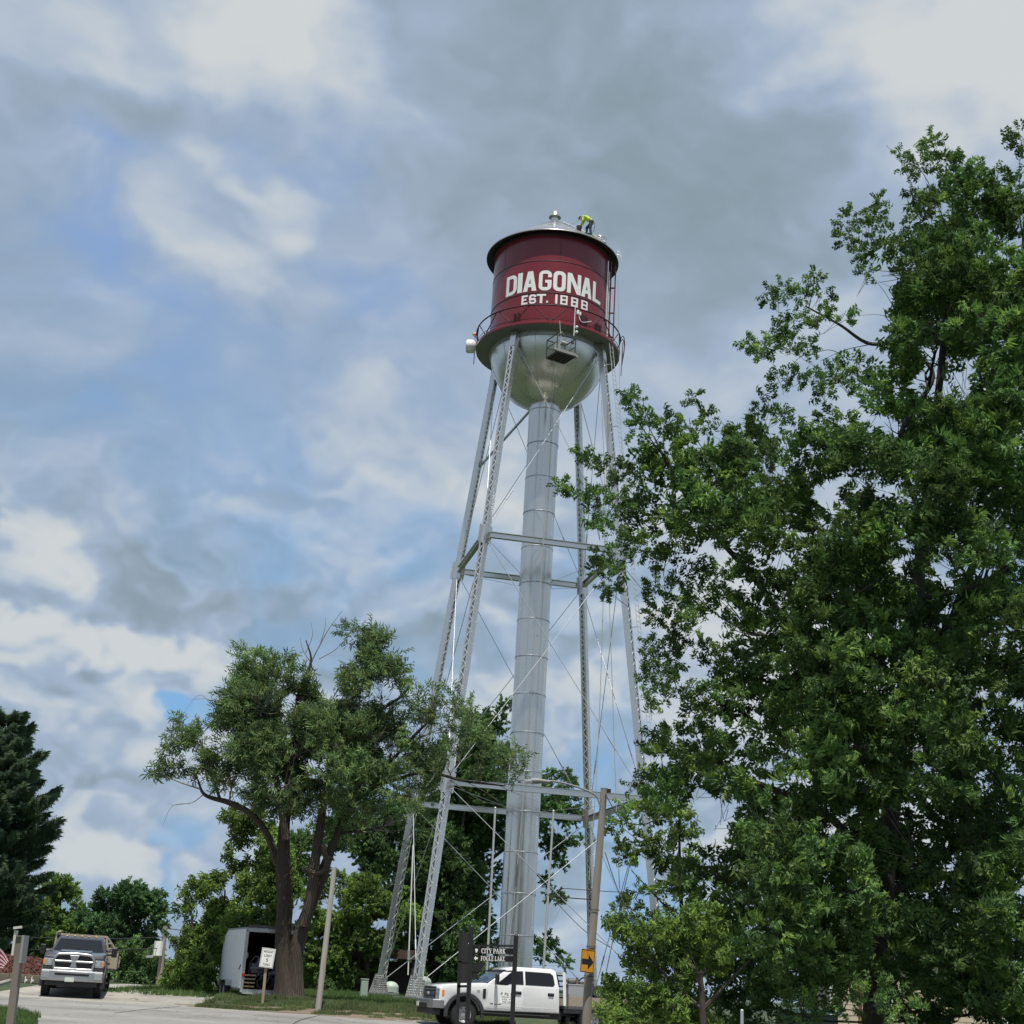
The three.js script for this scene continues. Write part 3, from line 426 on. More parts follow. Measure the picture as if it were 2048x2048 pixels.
// ---------------------------------------------------------------- things on and round the tower
{
  // drum antenna beyond the left edge of the walkway
  const c = at(943, 693, 76.4), d = V(-1, .05, -.12).normalize();
  const g = [[0, -.3], [.22, -.29], [.4, -.12], [.41, 0], [.41, .26], [.36, .30], [0, .33]];
  const dish = thing('drum_antenna', 'white drum-shaped dish antenna at the left edge of the tank walkway', 'antenna', c);
  const turn = new THREE.Matrix4().makeRotationFromQuaternion(new THREE.Quaternion().setFromUnitVectors(Y, d)).setPosition(c);
  part(dish, 'drum', new THREE.LatheGeometry(g.map(p => new THREE.Vector2(...p)), 40).applyMatrix4(turn), M.white);
  part(dish, 'mount', [rod(c.clone().addScaledVector(d, -.2), cylP(4.36, -92, 37.75), .07, 8), rod(cylP(4.42, -92, 36.6), cylP(4.42, -92, 38.2), .03, 6), box(...cylP(4.5, -92, 37.7).toArray(), .18, .3, .18)], M.silverDark);
  const e = at(949, 669, 76.4), en = thing('small_antenna', 'small round pinkish antenna above the drum antenna', 'antenna', e);
  part(en, 'housing', [new THREE.LatheGeometry([[0, -.1], [.11, -.08], [.13, .02], [.10, .09], [0, .12]].map(p => new THREE.Vector2(...p)), 24).applyMatrix4(new THREE.Matrix4().makeRotationFromQuaternion(new THREE.Quaternion().setFromUnitVectors(Y, V(-.7, .3, .6).normalize())).setPosition(e))], mat([.62, .32, .30], .5));
  part(en, 'arm', [rod(e, cylP(4.36, -92, 38.3), .025, 6), rod(e.clone().add(V(.05, -.05, 0)), e.clone().add(V(.05, -.5, 0)), .02, 6)], M.silverDark);
  // mast with white fittings on the walkway's front edge
  const m = cylP(4.42, 18, 38.0), mast = thing('mast_antenna', 'thin white mast with white radio fittings clamped to the walkway front', 'antenna', cylP(4.42, 18, 36.7));
  part(mast, 'mast', rod(V(m.x, 36.75, m.z), V(m.x, 38.75, m.z), .03, 8, .02, true), M.white);
  part(mast, 'radio_box', [box(m.x + .16, 38.22, m.z + .05, .14, .26, .14, .3, .02), box(m.x + .30, 38.16, m.z, .10, .22, .12, .3, .02)], M.white);
  for (const y of [37.25, 36.93]) part(mast, 'fitting', [new THREE.SphereGeometry(.09, 14, 10).translate(m.x + .14, y, m.z + .1), bar(V(m.x, y, m.z), V(m.x + .14, y, m.z + .1), .03, .03)], M.white);
  part(mast, 'cable', tube([V(m.x + .2, 38.1, m.z), V(m.x + .4, 37.65, m.z + .02), V(m.x + .8, 37.78, m.z - .2), V(m.x + 1.0, 37.9, m.z - .35)], .018, 20), M.white);
}
{
  // painters' cage hanging before the bowl
  const o = at(1121, 715, 71.4), W = 1.2, D = 1.1, Hh = 1.1, ry = .52;
  const cage = thing('work_basket', 'grey metal work basket hanging on ropes before the tank bowl', 'work basket', o, null, ry);
  const dk = mat([.04, .04, .04], .6, .2), lt = mat([.30, .29, .26], .7, .2), B = (...a) => bar(...a);
  const P = (x, y, z) => V(x * W, y, z * D);
  const cs = [[-.5, -.5], [.5, -.5], [.5, .5], [-.5, .5]];
  const fr = [];
  for (let i = 0; i < 4; i++) { const a = cs[i], b = cs[(i + 1) % 4]; fr.push(B(P(a[0], 0, a[1]), P(b[0], 0, b[1]), .05, .07), B(P(a[0], Hh, a[1]), P(b[0], Hh, b[1]), .045, .045), B(P(a[0], 0, a[1]), P(a[0], Hh, a[1]), .045, .045)); if (i !== 2) fr.push(B(P(a[0], Hh * .55, a[1]), P(b[0], Hh * .55, b[1]), .035, .035)); }
  part(cage, 'frame', fr, dk, { local: true });
  part(cage, 'floor_beam', [-.3, -.1, .1, .3].map(x => B(P(x, -.03, -.5), P(x, -.03, .5), .06, .05)), dk, { local: true });
  part(cage, 'floor', box(0, .03, 0, W * .96, .02, D * .96), mat([.09, .085, .08], .8), { local: true });
  part(cage, 'toe_board', [box(.02, .13, D * .5 + .03, W * 1.04, .17, .03), box(W * .5 + .03, .13, 0, .03, .17, D)], lt, { local: true });
  part(cage, 'tool_box', [box(-.28, .62, -.1, .3, .4, .22, 0, .02), box(-.2, .2, .05, .28, .3, .3, 0, .02)], mat([.32, .33, .31], .6, .3), { local: true });
  part(cage, 'hoist', [box(.08, .72, -.2, .24, .34, .24, 0, .03), rod(V(-.02, .95, 0), V(.34, .95, 0), .1, 14, .1, true)], mat([.5, .5, .47], .5, .4), { local: true });
  for (const [q, w] of [[V(.68, Hh * .95, .1), V(.68, Hh * .95, .3)], [V(.7, .06, .42), V(.7, .06, .62)], [V(-.68, .08, .5), V(-.62, .08, .62)]]) part(cage, 'roller', rod(q, w, .08, 12, .08, true), lt, { local: true });
  part(cage, 'cable', [rod(V(-.4, Hh, -.1), V(.1, 1.7, -.15), .014, 6), rod(V(.5, Hh, -.1), V(.1, 1.7, -.15), .014, 6), rod(V(.1, .9, -.15), V(.1, 2.5, -.45), .018, 6)], M.rope, { local: true });
  const rope = (name, label, pts, r = .02) => single(name, label, 'rope', tube(pts, r, 40, 6), M.rope, 'work ropes hanging from the tank');
  rope('hanging_rope', 'pale rope from the work basket down the front of the riser', [at(1108, 720, 71.5), at(1098, 900, 72.2), at(1072, 1300, 72.6), at(1050, 1560, 72.8), at(1028, 1800, 73.0), at(1010, 1950, 73.2)]);
  rope('hanging_rope', 'rope crossing the sky from the tank towards the rear right leg', [at(1218, 800, 74), at(1212, 1000, 74.3), at(1200, 1400, 74.5), at(1190, 1600, 74.5), at(1178, 1760, 74.6)]);
  rope('hanging_rope', 'rope hanging nearly straight down midway between the two right-hand legs', [at(1203, 800, 74), at(1215, 1100, 74), at(1229, 1500, 74), at(1236, 1700, 74), at(1244, 1900, 74)]);
  rope('hanging_rope', 'thin rope beside the ladder on the right-hand leg', [at(1236, 560, 75), at(1240, 800, 75), at(1246, 930, 75), at(1262, 1060, 75)], .012);
}
{
  // the painter on the roof: one continuous body from tapered capsules
  const a = 41 * Math.PI / 180, rr = 3.32, base = V(TX + rr * Math.sin(a), 44.30, TZ + rr * Math.cos(a));
  const man = thing('person', 'person in a lime work shirt and dark trousers bent over on the tank roof', 'person', base, null, -.28);
  function field(bones, size, res, k) {                                   // smooth union of tapered capsules, meshed
    const mc = new MarchingCubes(res, new THREE.MeshStandardMaterial(), false, false, 400000); mc.isolation = 0;
    const [c, half] = size, f = mc.field, bb = new THREE.Box3(); f.fill(-1); for (const b of bones) bb.expandByPoint(b[0]).expandByPoint(b[1]); bb.expandByScalar(.26);
    for (let z = 0; z < res; z++) for (let y = 0; y < res; y++) for (let x = 0; x < res; x++) {
      const p = [c.x + ((x - res / 2) / (res / 2)) * half, c.y + ((y - res / 2) / (res / 2)) * half, c.z + ((z - res / 2) / (res / 2)) * half]; let d = 9; if (p[0] < bb.min.x || p[0] > bb.max.x || p[1] < bb.min.y || p[1] > bb.max.y || p[2] < bb.min.z || p[2] > bb.max.z) continue;
      for (const [A, B, ra, rb] of bones) {
        const ab = [B.x - A.x, B.y - A.y, B.z - A.z], ap = [p[0] - A.x, p[1] - A.y, p[2] - A.z], l = ab[0] ** 2 + ab[1] ** 2 + ab[2] ** 2 || 1e-9, t = clamp((ap[0] * ab[0] + ap[1] * ab[1] + ap[2] * ab[2]) / l);
        const e = Math.hypot(ap[0] - ab[0] * t, ap[1] - ab[1] * t, ap[2] - ab[2] * t) - lerp(ra, rb, t), h = clamp(.5 + .5 * (d - e) / k); d = lerp(d, e, h) - k * h * (1 - h);
      }
      f[x + y * res + z * res * res] = -d;
    }
    mc.update();
    const n = mc.count, g = new THREE.BufferGeometry(), pos = new Float32Array(n * 3), nor = new Float32Array(n * 3);
    for (let i = 0; i < n; i++) { for (let q = 0; q < 3; q++) { pos[i * 3 + q] = mc.positionArray[i * 3 + q] * half + (q === 0 ? c.x : q === 1 ? c.y : c.z); nor[i * 3 + q] = mc.normalArray[i * 3 + q]; } }
    g.setAttribute('position', new THREE.BufferAttribute(pos, 3)); g.setAttribute('normal', new THREE.BufferAttribute(nor, 3)); return g;
  }
  // facing -x; z towards the viewer is the near side
  const J = { footN: V(.02, .05, .12), footF: V(-.34, .22, -.16), toeN: V(-.16, .07, .14), toeF: V(-.52, .27, -.18), kneeN: V(-.04, .48, .12), kneeF: V(-.30, .62, -.12), hipN: V(.0, .88, .10), hipF: V(-.02, .90, -.10), waist: V(-.08, 1.03, 0), chest: V(-.34, 1.23, 0), neck: V(-.52, 1.28, 0), head: V(-.68, 1.25, .0), shN: V(-.45, 1.23, .19), shF: V(-.47, 1.23, -.19), elN: V(-.50, .95, .24), elF: V(-.62, .98, -.24), haN: V(-.60, .70, .16), haF: V(-.72, .72, -.12) };
  const legs = [[J.hipN, J.kneeN, .095, .065], [J.kneeN, J.footN, .062, .045], [J.hipF, J.kneeF, .095, .065], [J.kneeF, J.footF, .062, .045], [J.hipN, J.hipF, .10, .10]];
  const feet = [[J.footN, J.toeN, .05, .04], [J.footF, J.toeF, .05, .04]];
  const tors = [[V(-.01, .90, 0), J.waist, .13, .13], [J.waist, J.chest, .135, .15], [J.chest, J.neck, .14, .06], [J.shN, J.shF, .075, .075]];
  const arms = [[J.shN, J.elN, .062, .046], [J.elN, J.haN, .045, .03], [J.shF, J.elF, .062, .046], [J.elF, J.haF, .045, .03]];
  const head = [[J.neck, J.head, .055, .06], [J.head, J.head.clone().add(V(-.03, .02, 0)), .095, .09], [V(-.75, 1.18, 0), V(-.72, 1.16, 0), .05, .045], [V(-.79, 1.21, 0), V(-.80, 1.19, 0), .016, .014], [V(-.69, 1.24, .09), V(-.68, 1.23, .10), .02, .015], [V(-.69, 1.24, -.09), V(-.68, 1.23, -.10), .02, .015]];
  const fing = hnd => { const b = [[hnd, hnd.clone().add(V(-.02, -.07, 0)), .028, .026]]; for (let i = 0; i < 4; i++) { const z = (i - 1.5) * .019, l = [.035, .042, .039, .03][i], p = hnd.clone().add(V(-.025, -.08, z)), q = p.clone().add(V(-.012, -l, 0)), r = q.clone().add(V(.018, -l * .7, 0)); b.push([p, q, .009, .008], [q, r, .008, .007]); } const t = hnd.clone().add(V(0, -.03, .025)), u = t.clone().add(V(.02, -.035, .012)); b.push([t, u, .011, .009], [u, u.clone().add(V(-.01, -.028, -.006)), .009, .008]); return b; };
  const C = [V(-.34, .72, 0), .78];
  const skin = mat([.36, .22, .15], .6);
  const parts = [field([...legs.map(b => [b[0], b[1], b[2] * .85, b[3] * .85]), ...tors.map(b => [b[0], b[1], b[2] * .88, b[3] * .85]), ...arms.map(b => [b[0], b[1], b[2] * .85, b[3]]), ...head, ...feet.map(b => [b[0], b[1], b[2] * .8, b[3] * .8])], C, 96, .03)];
  for (const h of [J.haN, J.haF]) parts.push(field(fing(h), [h.clone().add(V(-.02, -.08, 0)), .14], 60, .006));
  const body = part(man, 'body', parts, skin, { local: true });
  part(body, 'work_shirt', field([...tors.map(b => [b[0], b[1], b[2] + .012, b[3] + .008]), ...arms.map(b => [b[0], b[1], b[2] + .014, b[3] + .014])], C, 96, .035), mat([.50, .62, .09], .85), { local: true });
  part(body, 'trousers', field([...legs.map(b => [b[0], b[1], b[2] + .016, b[3] + .022]), [V(-.01, .93, 0), V(-.05, .98, 0), .145, .145]], C, 96, .03), mat([.035, .045, .07], .9), { local: true });
  part(body, 'boots', field(feet.map(b => [b[0], b[1], b[2] + .01, b[3] + .012]), C, 96, .02), mat([.03, .025, .02], .8), { local: true });
  part(body, 'cap', [new THREE.SphereGeometry(.115, 20, 12, 0, Math.PI * 2, 0, Math.PI * .56).rotateZ(1.0).translate(-.70, 1.275, 0), box(0, 0, 0, .12, .015, .16).rotateZ(1.1).translate(-.80, 1.21, 0)], mat([.02, .025, .05], .9), { local: true });
  part(body, 'harness', [tube([V(-.06, 1.17, .10), V(-.10, 1.03, .155), V(-.02, .86, .13)], .022, 14), tube([V(.08, 1.06, -.1), V(.10, 1.02, .05), V(.02, .93, .15), V(-.14, .94, .15)], .024, 14), tube([V(.1, 1.0, .06), V(.22, .75, .1), V(.22, .4, .12), V(.12, .12, .12)], .016, 20)], M.black, { local: true });
  const hw = man.localToWorld(J.haF.clone());
  // the tools
  const pw = s => man.matrix.compose(man.position, man.quaternion, man.scale) && s.clone().applyMatrix4(man.matrix);
  const p0 = pw(V(-.62, 1.10, .2)), p1 = pw(V(-1.36, .74, .12));
  const pole = thing('paint_pole', 'pale roller pole held out from the person towards the roof top', 'pole', p0);
  part(pole, 'shaft', rod(p0, p1, .022, 8, .018, true), mat([.6, .6, .56], .5)); part(pole, 'roller', rod(p1.clone().add(V(0, 0, -.12)), p1.clone().add(V(0, 0, .12)), .035, 10, .035, true), M.silverFlat);
  const bk = pw(V(-.72, .30, .15)), bucket = thing('paint_bucket', 'dark paint bucket under the hands of the person on the roof', 'bucket', bk);
  part(bucket, 'pail', lathe([[0, 0], [.14, 0], [.17, .30], [.175, .31], [.16, .31], [.14, .05]].map(q => [q[0], q[1] + bk.y]), bk.x, bk.z, 24), mat([.08, .07, .08], .6)); part(bucket, 'handle', tube(Array.from({ length: 9 }, (_, i) => V(bk.x + .17 * Math.cos(Math.PI * i / 8), bk.y + .3 + .14 * Math.sin(Math.PI * i / 8), bk.z)), .008, 16), M.galv);
}
// ---------------------------------------------------------------- trucks with flat beds; the nose points to -x, the driver's side to +z
function truck(o) {
  const t = thing(o.name, o.label, o.category, o.pos, null, o.turn), H = o.front === 'tall' ? 1 : 0;
  const P = (par, n, g, m, more = {}) => part(par, n, g, m, { local: true, ...more });
  const hw = 1.0, belt = 1.37, roofY = o.roof ?? 1.96, zt = y => hw * (y < belt ? 1 : lerp(1, .80, (y - belt) / (1.96 - belt)));
  const paint = o.paint, wx = 1.02, wy = .42;
  const taper = g => { const p = g.attributes.position; for (let i = 0; i < p.count; i++) p.setZ(i, p.getZ(i) * zt(p.getY(i)) / hw); g.computeVertexNormals(); return g; };
  const prof = H ? [[.16, .70], [.10, .95], [.13, 1.30], [.24, 1.42], [.6, 1.49], [1.72, 1.53]] : [[.20, .66], [.15, .9], [.17, 1.16], [.28, 1.27], [.6, 1.325], [1.68, 1.41]];
  const body = [...prof, [2.0, belt + .02], [4.22, belt + .02], [4.26, .60], [wx + .60, .56], ...arc(wx, wy, .56, 14, 166, 14), [.42, .60]];
  P(t, 'body', toCreasedNormals(extrude(body, 2 * hw, .07).translate(0, 0, -hw), .6), paint);
  // greenhouse
  const gh = [[1.70, belt - .02], [2.52, roofY - .05], [2.72, roofY], [4.0, roofY], [4.14, roofY - .07], [4.22, belt - .02]];
  P(t, 'cab', toCreasedNormals(taper(extrude(gh, 2 * hw - .04, .05).translate(0, 0, -hw + .02)), .6), paint);
  const glass = (pts, s) => taper(extrude(pts, .012).translate(0, 0, s > 0 ? hw - .022 + .004 : -hw + .006));
  const side = s => {
    const w1 = [[2.06, belt + .02], [2.62, roofY - .14], [2.98, roofY - .12], [2.98, belt + .05], [2.5, belt + .05], [2.4, belt]], w2 = [[3.05, belt + .05], [3.05, roofY - .12], [3.92, roofY - .13], [4.02, roofY - .2], [4.06, belt + .12], [4.0, belt + .05]];
    const door = (x0, x1, pts) => P(t, 'door', toCreasedNormals(extrude([[x0, .66], [x0 + .012, belt], [x1, belt], [x1, .66]], .02, .006).translate(0, 0, s > 0 ? hw - .004 : -hw - .016), .5), paint);
    const d1 = door(1.76, 2.965), d2 = door(2.985, 4.12);
    P(d1, 'window', glass(w1, s), M.glassDark); P(d2, 'window', glass(w2, s), M.glassDark);
    for (const [d, x] of [[d1, 2.80], [d2, 3.92]]) P(d, 'handle', [box(x, 1.16, s * (hw + .035), .19, .055, .04, 0, .015), box(x, 1.16, s * (hw + .017), .22, .10, .006)], M.black);
    P(t, 'fender_flare', extrude([...arc(wx, wy, .67, -8, 188, 20), ...arc(wx, wy, .55, 188, -8, 20)], .12, .02).translate(0, 0, s > 0 ? hw - .06 : -hw - .06), o.flare);
    P(t, 'running_board', [box(2.75, .50, s * (hw - .02), 2.3, .05, .2, 0, .02), box(1.95, .56, s * (hw - .1), .06, .12, .1), box(3.6, .56, s * (hw - .1), .06, .12, .1)], M.black);
    P(t, 'rocker_trim', extrude([[1.78, .72], [4.1, .72], [4.1, .745], [1.78, .745]], .006).translate(0, 0, s > 0 ? hw + .014 : -hw - .02), mat([.62, .63, .62], .4));
    const mr = P(t, 'mirror', [box(2.0, belt + .17, s * (hw + .22), .10, .32, .19, 0, .03), bar(V(2.02, belt + .08, s * (hw - .03)), V(2.0, belt + .09, s * (hw + .16)), .05, .06), bar(V(2.02, belt + .2, s * (hw - .06)), V(2.0, belt + .2, s * (hw + .16)), .04, .04)], M.black);
    if (!H) P(t, 'fender_vent', [box(1.66, 1.08, s * (hw + .004), .10, .30, .02, 0, .008)], M.black), P(t, 'fuel_badge', box(1.46, 1.16, s * (hw + .004), .10, .07, .016, 0, .007), M.galv);
  };
  side(1); side(-1);
  { // windscreen and back glass, set just proud of the cab
    const q = (a, b, n) => { const g = new THREE.BufferGeometry(), [x0, y0] = a, [x1, y1] = b, z0 = zt(y0) - .09, z1 = zt(y1) - .11, off = n; g.setAttribute('position', new THREE.Float32BufferAttribute([x0 + off, y0, -z0, x0 + off, y0, z0, x1 + off, y1, z1, x0 + off, y0, -z0, x1 + off, y1, z1, x1 + off, y1, -z1], 3)); g.setAttribute('uv', new THREE.BufferAttribute(new Float32Array(12), 2)); g.computeVertexNormals(); return g; };
    P(t, 'windscreen', q([1.80, belt + .06], [2.47, roofY - .10], -.035), M.glassDark); P(t, 'rear_window', q([4.215, belt + .1], [4.155, roofY - .14], .05), M.glassDark);
    for (const s of [-1, 1]) P(t, 'wiper', bar(V(1.74, belt + .07, s * .5), V(2.0, belt + .25, s * .1 + .12), .012, .012), M.black);
    if (H) P(t, 'hood_scoop', taper(extrude([[.5, 1.485], [1.6, 1.525], [1.6, 1.56], [.9, 1.55]], 1.1, .01).translate(0, 0, -.55)), paint);
    P(t, 'cowl', box(1.76, belt + .035, 0, .16, .05, 1.8), M.black);
  }
  // wheels
  const wheel = (x, z, s, n = 1) => {
    const w = P(t, 'wheel', [new THREE.LatheGeometry([[.24, -.13], [.36, -.135], [.405, -.11], [.42, -.07], [.42, .07], [.405, .11], [.36, .135], [.24, .13]].map(p => new THREE.Vector2(...p)), 48).rotateX(Math.PI / 2).translate(x, wy, z), ...Array.from({ length: 32 }, (_, i) => { const a = i / 32 * 6.283; return box(0, .418, 0, .035, .012, .25).rotateZ(a).translate(x, wy, z); })], M.rubber);
    P(w, 'rim', [new THREE.LatheGeometry([[0, .05], [.07, .05], [.075, .0], [.15, -.02], [.2, .03], [.235, .12], [.25, .13], [.255, .10]].map(p => new THREE.Vector2(p[0], p[1] * s)), 40).rotateX(Math.PI / 2).translate(x, wy, z), ...Array.from({ length: 8 }, (_, i) => { const a = i / 8 * 6.283; return new THREE.CylinderGeometry(.012, .012, .04, 6).rotateX(Math.PI / 2).translate(x + .1 * Math.cos(a), wy + .1 * Math.sin(a), z + s * .015); })], M.galv);
    P(w, 'rim_hole', Array.from({ length: 8 }, (_, i) => { const a = (i + .5) / 8 * 6.283; return new THREE.CylinderGeometry(.025, .025, .012, 10).rotateX(Math.PI / 2).translate(x + .185 * Math.cos(a), wy + .185 * Math.sin(a), z + s * .02); }), M.black);
  };
  for (const s of [-1, 1]) { wheel(wx, s * .86, s); wheel(5.35, s * .95, s); }
  P(t, 'underbody', [box(2.6, .52, 0, 3.6, .22, 1.5), box(wx, .75, 0, 1.1, .5, 1.3), box(5.4, .62, 0, 2.6, .18, .9), rod(V(wx, wy, -.7), V(wx, wy, .7), .06), rod(V(5.35, wy, -.8), V(5.35, wy, .8), .07)], M.black);
  // front end
  if (!H) {
    P(t, 'bumper', [extrude([[-.02, -.98], [-.08, -.6], [-.09, 0], [-.08, .6], [-.02, .98], [.22, 1.02], [.34, 1.02], [.34, -1.02], [.22, -1.02]], .27, .03).rotateX(-Math.PI / 2).translate(0, .57, 0)], M.chrome);
    P(t, 'air_dam', [box(.12, .47, 0, .3, .2, 1.9, 0, .04), box(-.085, .63, 0, .03, .14, .9)], M.black);
    const gr = P(t, 'grille', [box(.13, 1.02, 0, .08, .40, 1.34, 0, .03)], M.black);
    P(gr, 'grille_bar', [.88, 1.0, 1.12].map(y => box(.085, y, 0, .04, y === 1 ? .12 : .045, 1.28, 0, .015)), mat([.10, .10, .11], .3, .4)); P(gr, 'badge', new THREE.SphereGeometry(.1, 20, 10).scale(.2, .55, 1.25).translate(.06, 1.0, 0), M.galv);
    for (const s of [-1, 1]) { const hl = P(t, 'headlight', [box(.20, .98, s * .84, .14, .40, .26, s * .25, .03)], M.lens); P(hl, 'reflector', [box(.125, 1.06, s * .80, .02, .1, .12), box(.125, .9, s * .80, .02, .1, .12)], M.galv); P(hl, 'marker', [box(.31, 1.03, s * .985, .11, .20, .04, s * .2, .015)], M.amber); }
    P(t, 'plate', box(-.10, .66, -.62, .01, .14, .28), M.white);
  } else {
    P(t, 'bumper', [extrude([[-.03, -1.0], [-.10, -.5], [-.11, 0], [-.10, .5], [-.03, 1.0], [.3, 1.03], [.3, -1.03]], .36, .05).rotateX(-Math.PI / 2).translate(0, .53, 0)], M.chrome);
    P(t, 'bumper_slot', [box(-.10, .76, 0, .05, .09, 1.12, 0, .02)], M.black);
    for (const s of [-1, 1]) P(t, 'fog_lamp', [box(-.05, .72, s * .86, .04, .22, .26, s * .1, .02)], M.lens);
    P(t, 'air_dam', box(.14, .46, 0, .3, .16, 1.7, 0, .04), M.black);
    const gr = P(t, 'grille', [box(.10, 1.16, 0, .06, .44, 1.28)], M.black);
    const fx = .04; P(gr, 'grille_surround', [tube([V(fx, .93, -.62), V(fx, 1.2, -.66), V(fx, 1.37, -.56), V(fx, 1.41, -.3), V(fx, 1.42, 0), V(fx, 1.41, .3), V(fx, 1.37, .56), V(fx, 1.2, .66), V(fx, .93, .62)], .05, 48, 8), rod(V(fx, .92, -.64), V(fx, .92, .64), .05, 10)], M.chrome);
    P(gr, 'grille_bar', [rod(V(fx - .01, 1.17, -.62), V(fx - .01, 1.17, .62), .036, 10), extrude([[-.16, 1.38], [.16, 1.38], [.08, 1.1], [.13, .92], [-.13, .92], [-.08, 1.1]], .08, .02).rotateY(-Math.PI / 2).translate(fx + .04, 0, 0)], M.chrome);
    P(gr, 'emblem', [extrude([[0, 1.22], [.07, 1.33], [.045, 1.34], [0, 1.27], [-.045, 1.34], [-.07, 1.33]], .02).rotateY(-Math.PI / 2).translate(fx - .04, 0, 0)], M.silverDark);
    for (const s of [-1, 1]) { const hl = P(t, 'headlight', [box(.13, 1.13, s * .83, .14, .23, .30, s * .2, .03)], M.lens); P(hl, 'reflector', [box(.055, 1.13, s * .80, .02, .14, .12), box(.06, 1.11, s * .71, .02, .1, .06)], M.galv); P(hl, 'marker', [box(.14, 1.13, s * .955, .13, .17, .07, s * .3, .02)], M.amber); }
    P(t, 'plate', box(-.115, .59, -.06, .012, .14, .30), mat([.55, .62, .55], .5));
    P(t, 'roof_lamp', [-.5, -.25, 0, .25, .5].map(z => box(2.66, roofY + .005, z, .09, .04, .06, 0, .012)), M.amber);
  }
  return { t, P };
}
{
  // the white truck before the tower
  const p = at(878, 2062, 47.0); p.y = -.10; const turn = 17 * Math.PI / 180;
  p.x -= .5 * Math.cos(turn) + 1.0 * Math.sin(turn) - .25; p.z -= -.35 * Math.sin(turn) + 1.0 * Math.cos(turn);
  const white = phys([.74, .75, .75], .28, 0, { clearcoat: 1, clearcoatRoughness: .06 }), { t, P } = truck({ name: 'white_truck', label: 'white crew cab flatbed truck parked before the tower', category: 'truck', pos: p, turn, paint: white, flare: mat([.03, .032, .035], .6), roof: 1.96 });
  const dec = canvasTex(512, 320, (c, w, h) => { c.clearRect(0, 0, w, h); c.fillStyle = '#f0f0ee'; c.fillRect(0, 0, w, h); c.fillStyle = '#23262c'; const r = rng(3); const line = (y, x0, x1, hh, gap) => { for (let x = x0; x < x1;) { const q = hh * (.45 + .35 * r()); c.fillRect(x, y, q * .42, hh); c.fillRect(x, y + (r() < .5 ? 0 : hh * .8), q, hh * .26); if (r() < .6) c.fillRect(x + q * .75, y + hh * .1, q * .25, hh * .8); x += q + hh * .25; if (r() < gap) x += hh * .6; } }; line(24, 24, 470, 78, .15); line(126, 40, 460, 36, .1); line(186, 70, 240, 48, .05); line(186, 290, 430, 48, .05); line(256, 90, 420, 46, .15); });
  P(t, 'door_lettering', new THREE.PlaneGeometry(.56, .35).translate(2.46, 1.00, 1.0 + .0205), mat([1, 1, 1], .4, 0, { map: dec }));
  P(t, 'lower_lettering', [box(1.92, .79, 1.018, .09, .03, .004), box(2.12, .785, 1.018, .24, .02, .004)], M.black);
  // flat bed with tan boards, a tool box and a pump
  const steel = mat([.10, .10, .105], .6, .3), tan = mat([.38, .33, .26], .85, 0, { map: rep(T.grain, .8, .8) });
  P(t, 'bed', [box(5.7, .80, 0, 2.6, .09, 2.16, 0, .01), box(5.7, .70, .98, 2.6, .14, .06), box(5.7, .70, -.98, 2.6, .14, .06)], steel);
  for (const [x0, x1] of [[4.50, 5.28], [5.31, 6.1], [6.13, 6.98]]) P(t, 'side_board', box((x0 + x1) / 2, 1.00, 1.04, x1 - x0, .30, .04, 0, .008), tan);
  P(t, 'side_board', box(5.74, 1.0, -1.04, 2.4, .30, .04), tan); P(t, 'end_board', box(6.98, 1.0, 0, .04, .3, 2.04), tan);
  P(t, 'stake', [4.48, 5.295, 6.115, 7.0].map(x => box(x, 1.02, 1.08, .05, .4, .04)), steel);
  P(t, 'tool_box', [box(4.92, 1.30, .70, .76, .42, .5, 0, .02), box(4.92, 1.52, .70, .79, .03, .53, 0, .01)], M.galv);
  P(t, 'headboard', [bar(V(4.42, .85, 1.02), V(4.36, 1.86, .98), .07, .09), bar(V(4.42, .85, -1.02), V(4.36, 1.86, -.98), .07, .09), bar(V(4.36, 1.86, -.98), V(4.36, 1.86, .98), .06, .06)], M.white);
  for (let i = 0; i < 5; i++) P(t, 'headboard_slat', box(4.40, 1.1 + i * .17, 0, .02, .05, 1.9), steel);
  P(t, 'pump', [rod(V(4.75, 1.62, .3), V(5.1, 1.62, .3), .10, 14, .1, true), rod(V(5.02, 1.53, .45), V(5.02, 1.76, .45), .045, 10, .045, true), box(5.3, 1.5, .2, .28, .3, .3, 0, .04), new THREE.SphereGeometry(.08, 12, 8).translate(4.66, 1.66, .42)], mat([.16, .15, .14], .5, .4));
  P(t, 'hose', [tube([V(5.1, 1.66, .4), V(5.22, 1.76, .5), V(5.34, 1.7, .6), V(5.38, 1.55, .62)], .025, 20), new THREE.TorusGeometry(.17, .08, 10, 24).translate(5.66, 1.30, .8)], M.rubber);
  P(t, 'lumber', [0, 1, 2, 3].map(i => box(6.2, .90 + (i % 2) * .09, .3 + i * .12, 1.5, .08, .11)), mat([.42, .34, .25], .9));
  P(t, 'rubble', Array.from({ length: 14 }, (_, i) => new THREE.IcosahedronGeometry(.06 + .03 * hash3(i, 1, 1), 0).translate(6.2 + .7 * hash3(i, 2, 3), 1.13 + .05 * hash3(i, 4, 4), .5 + .4 * hash3(i, 5, 2))), mat([.45, .42, .38], .9), { stuff: true });
}
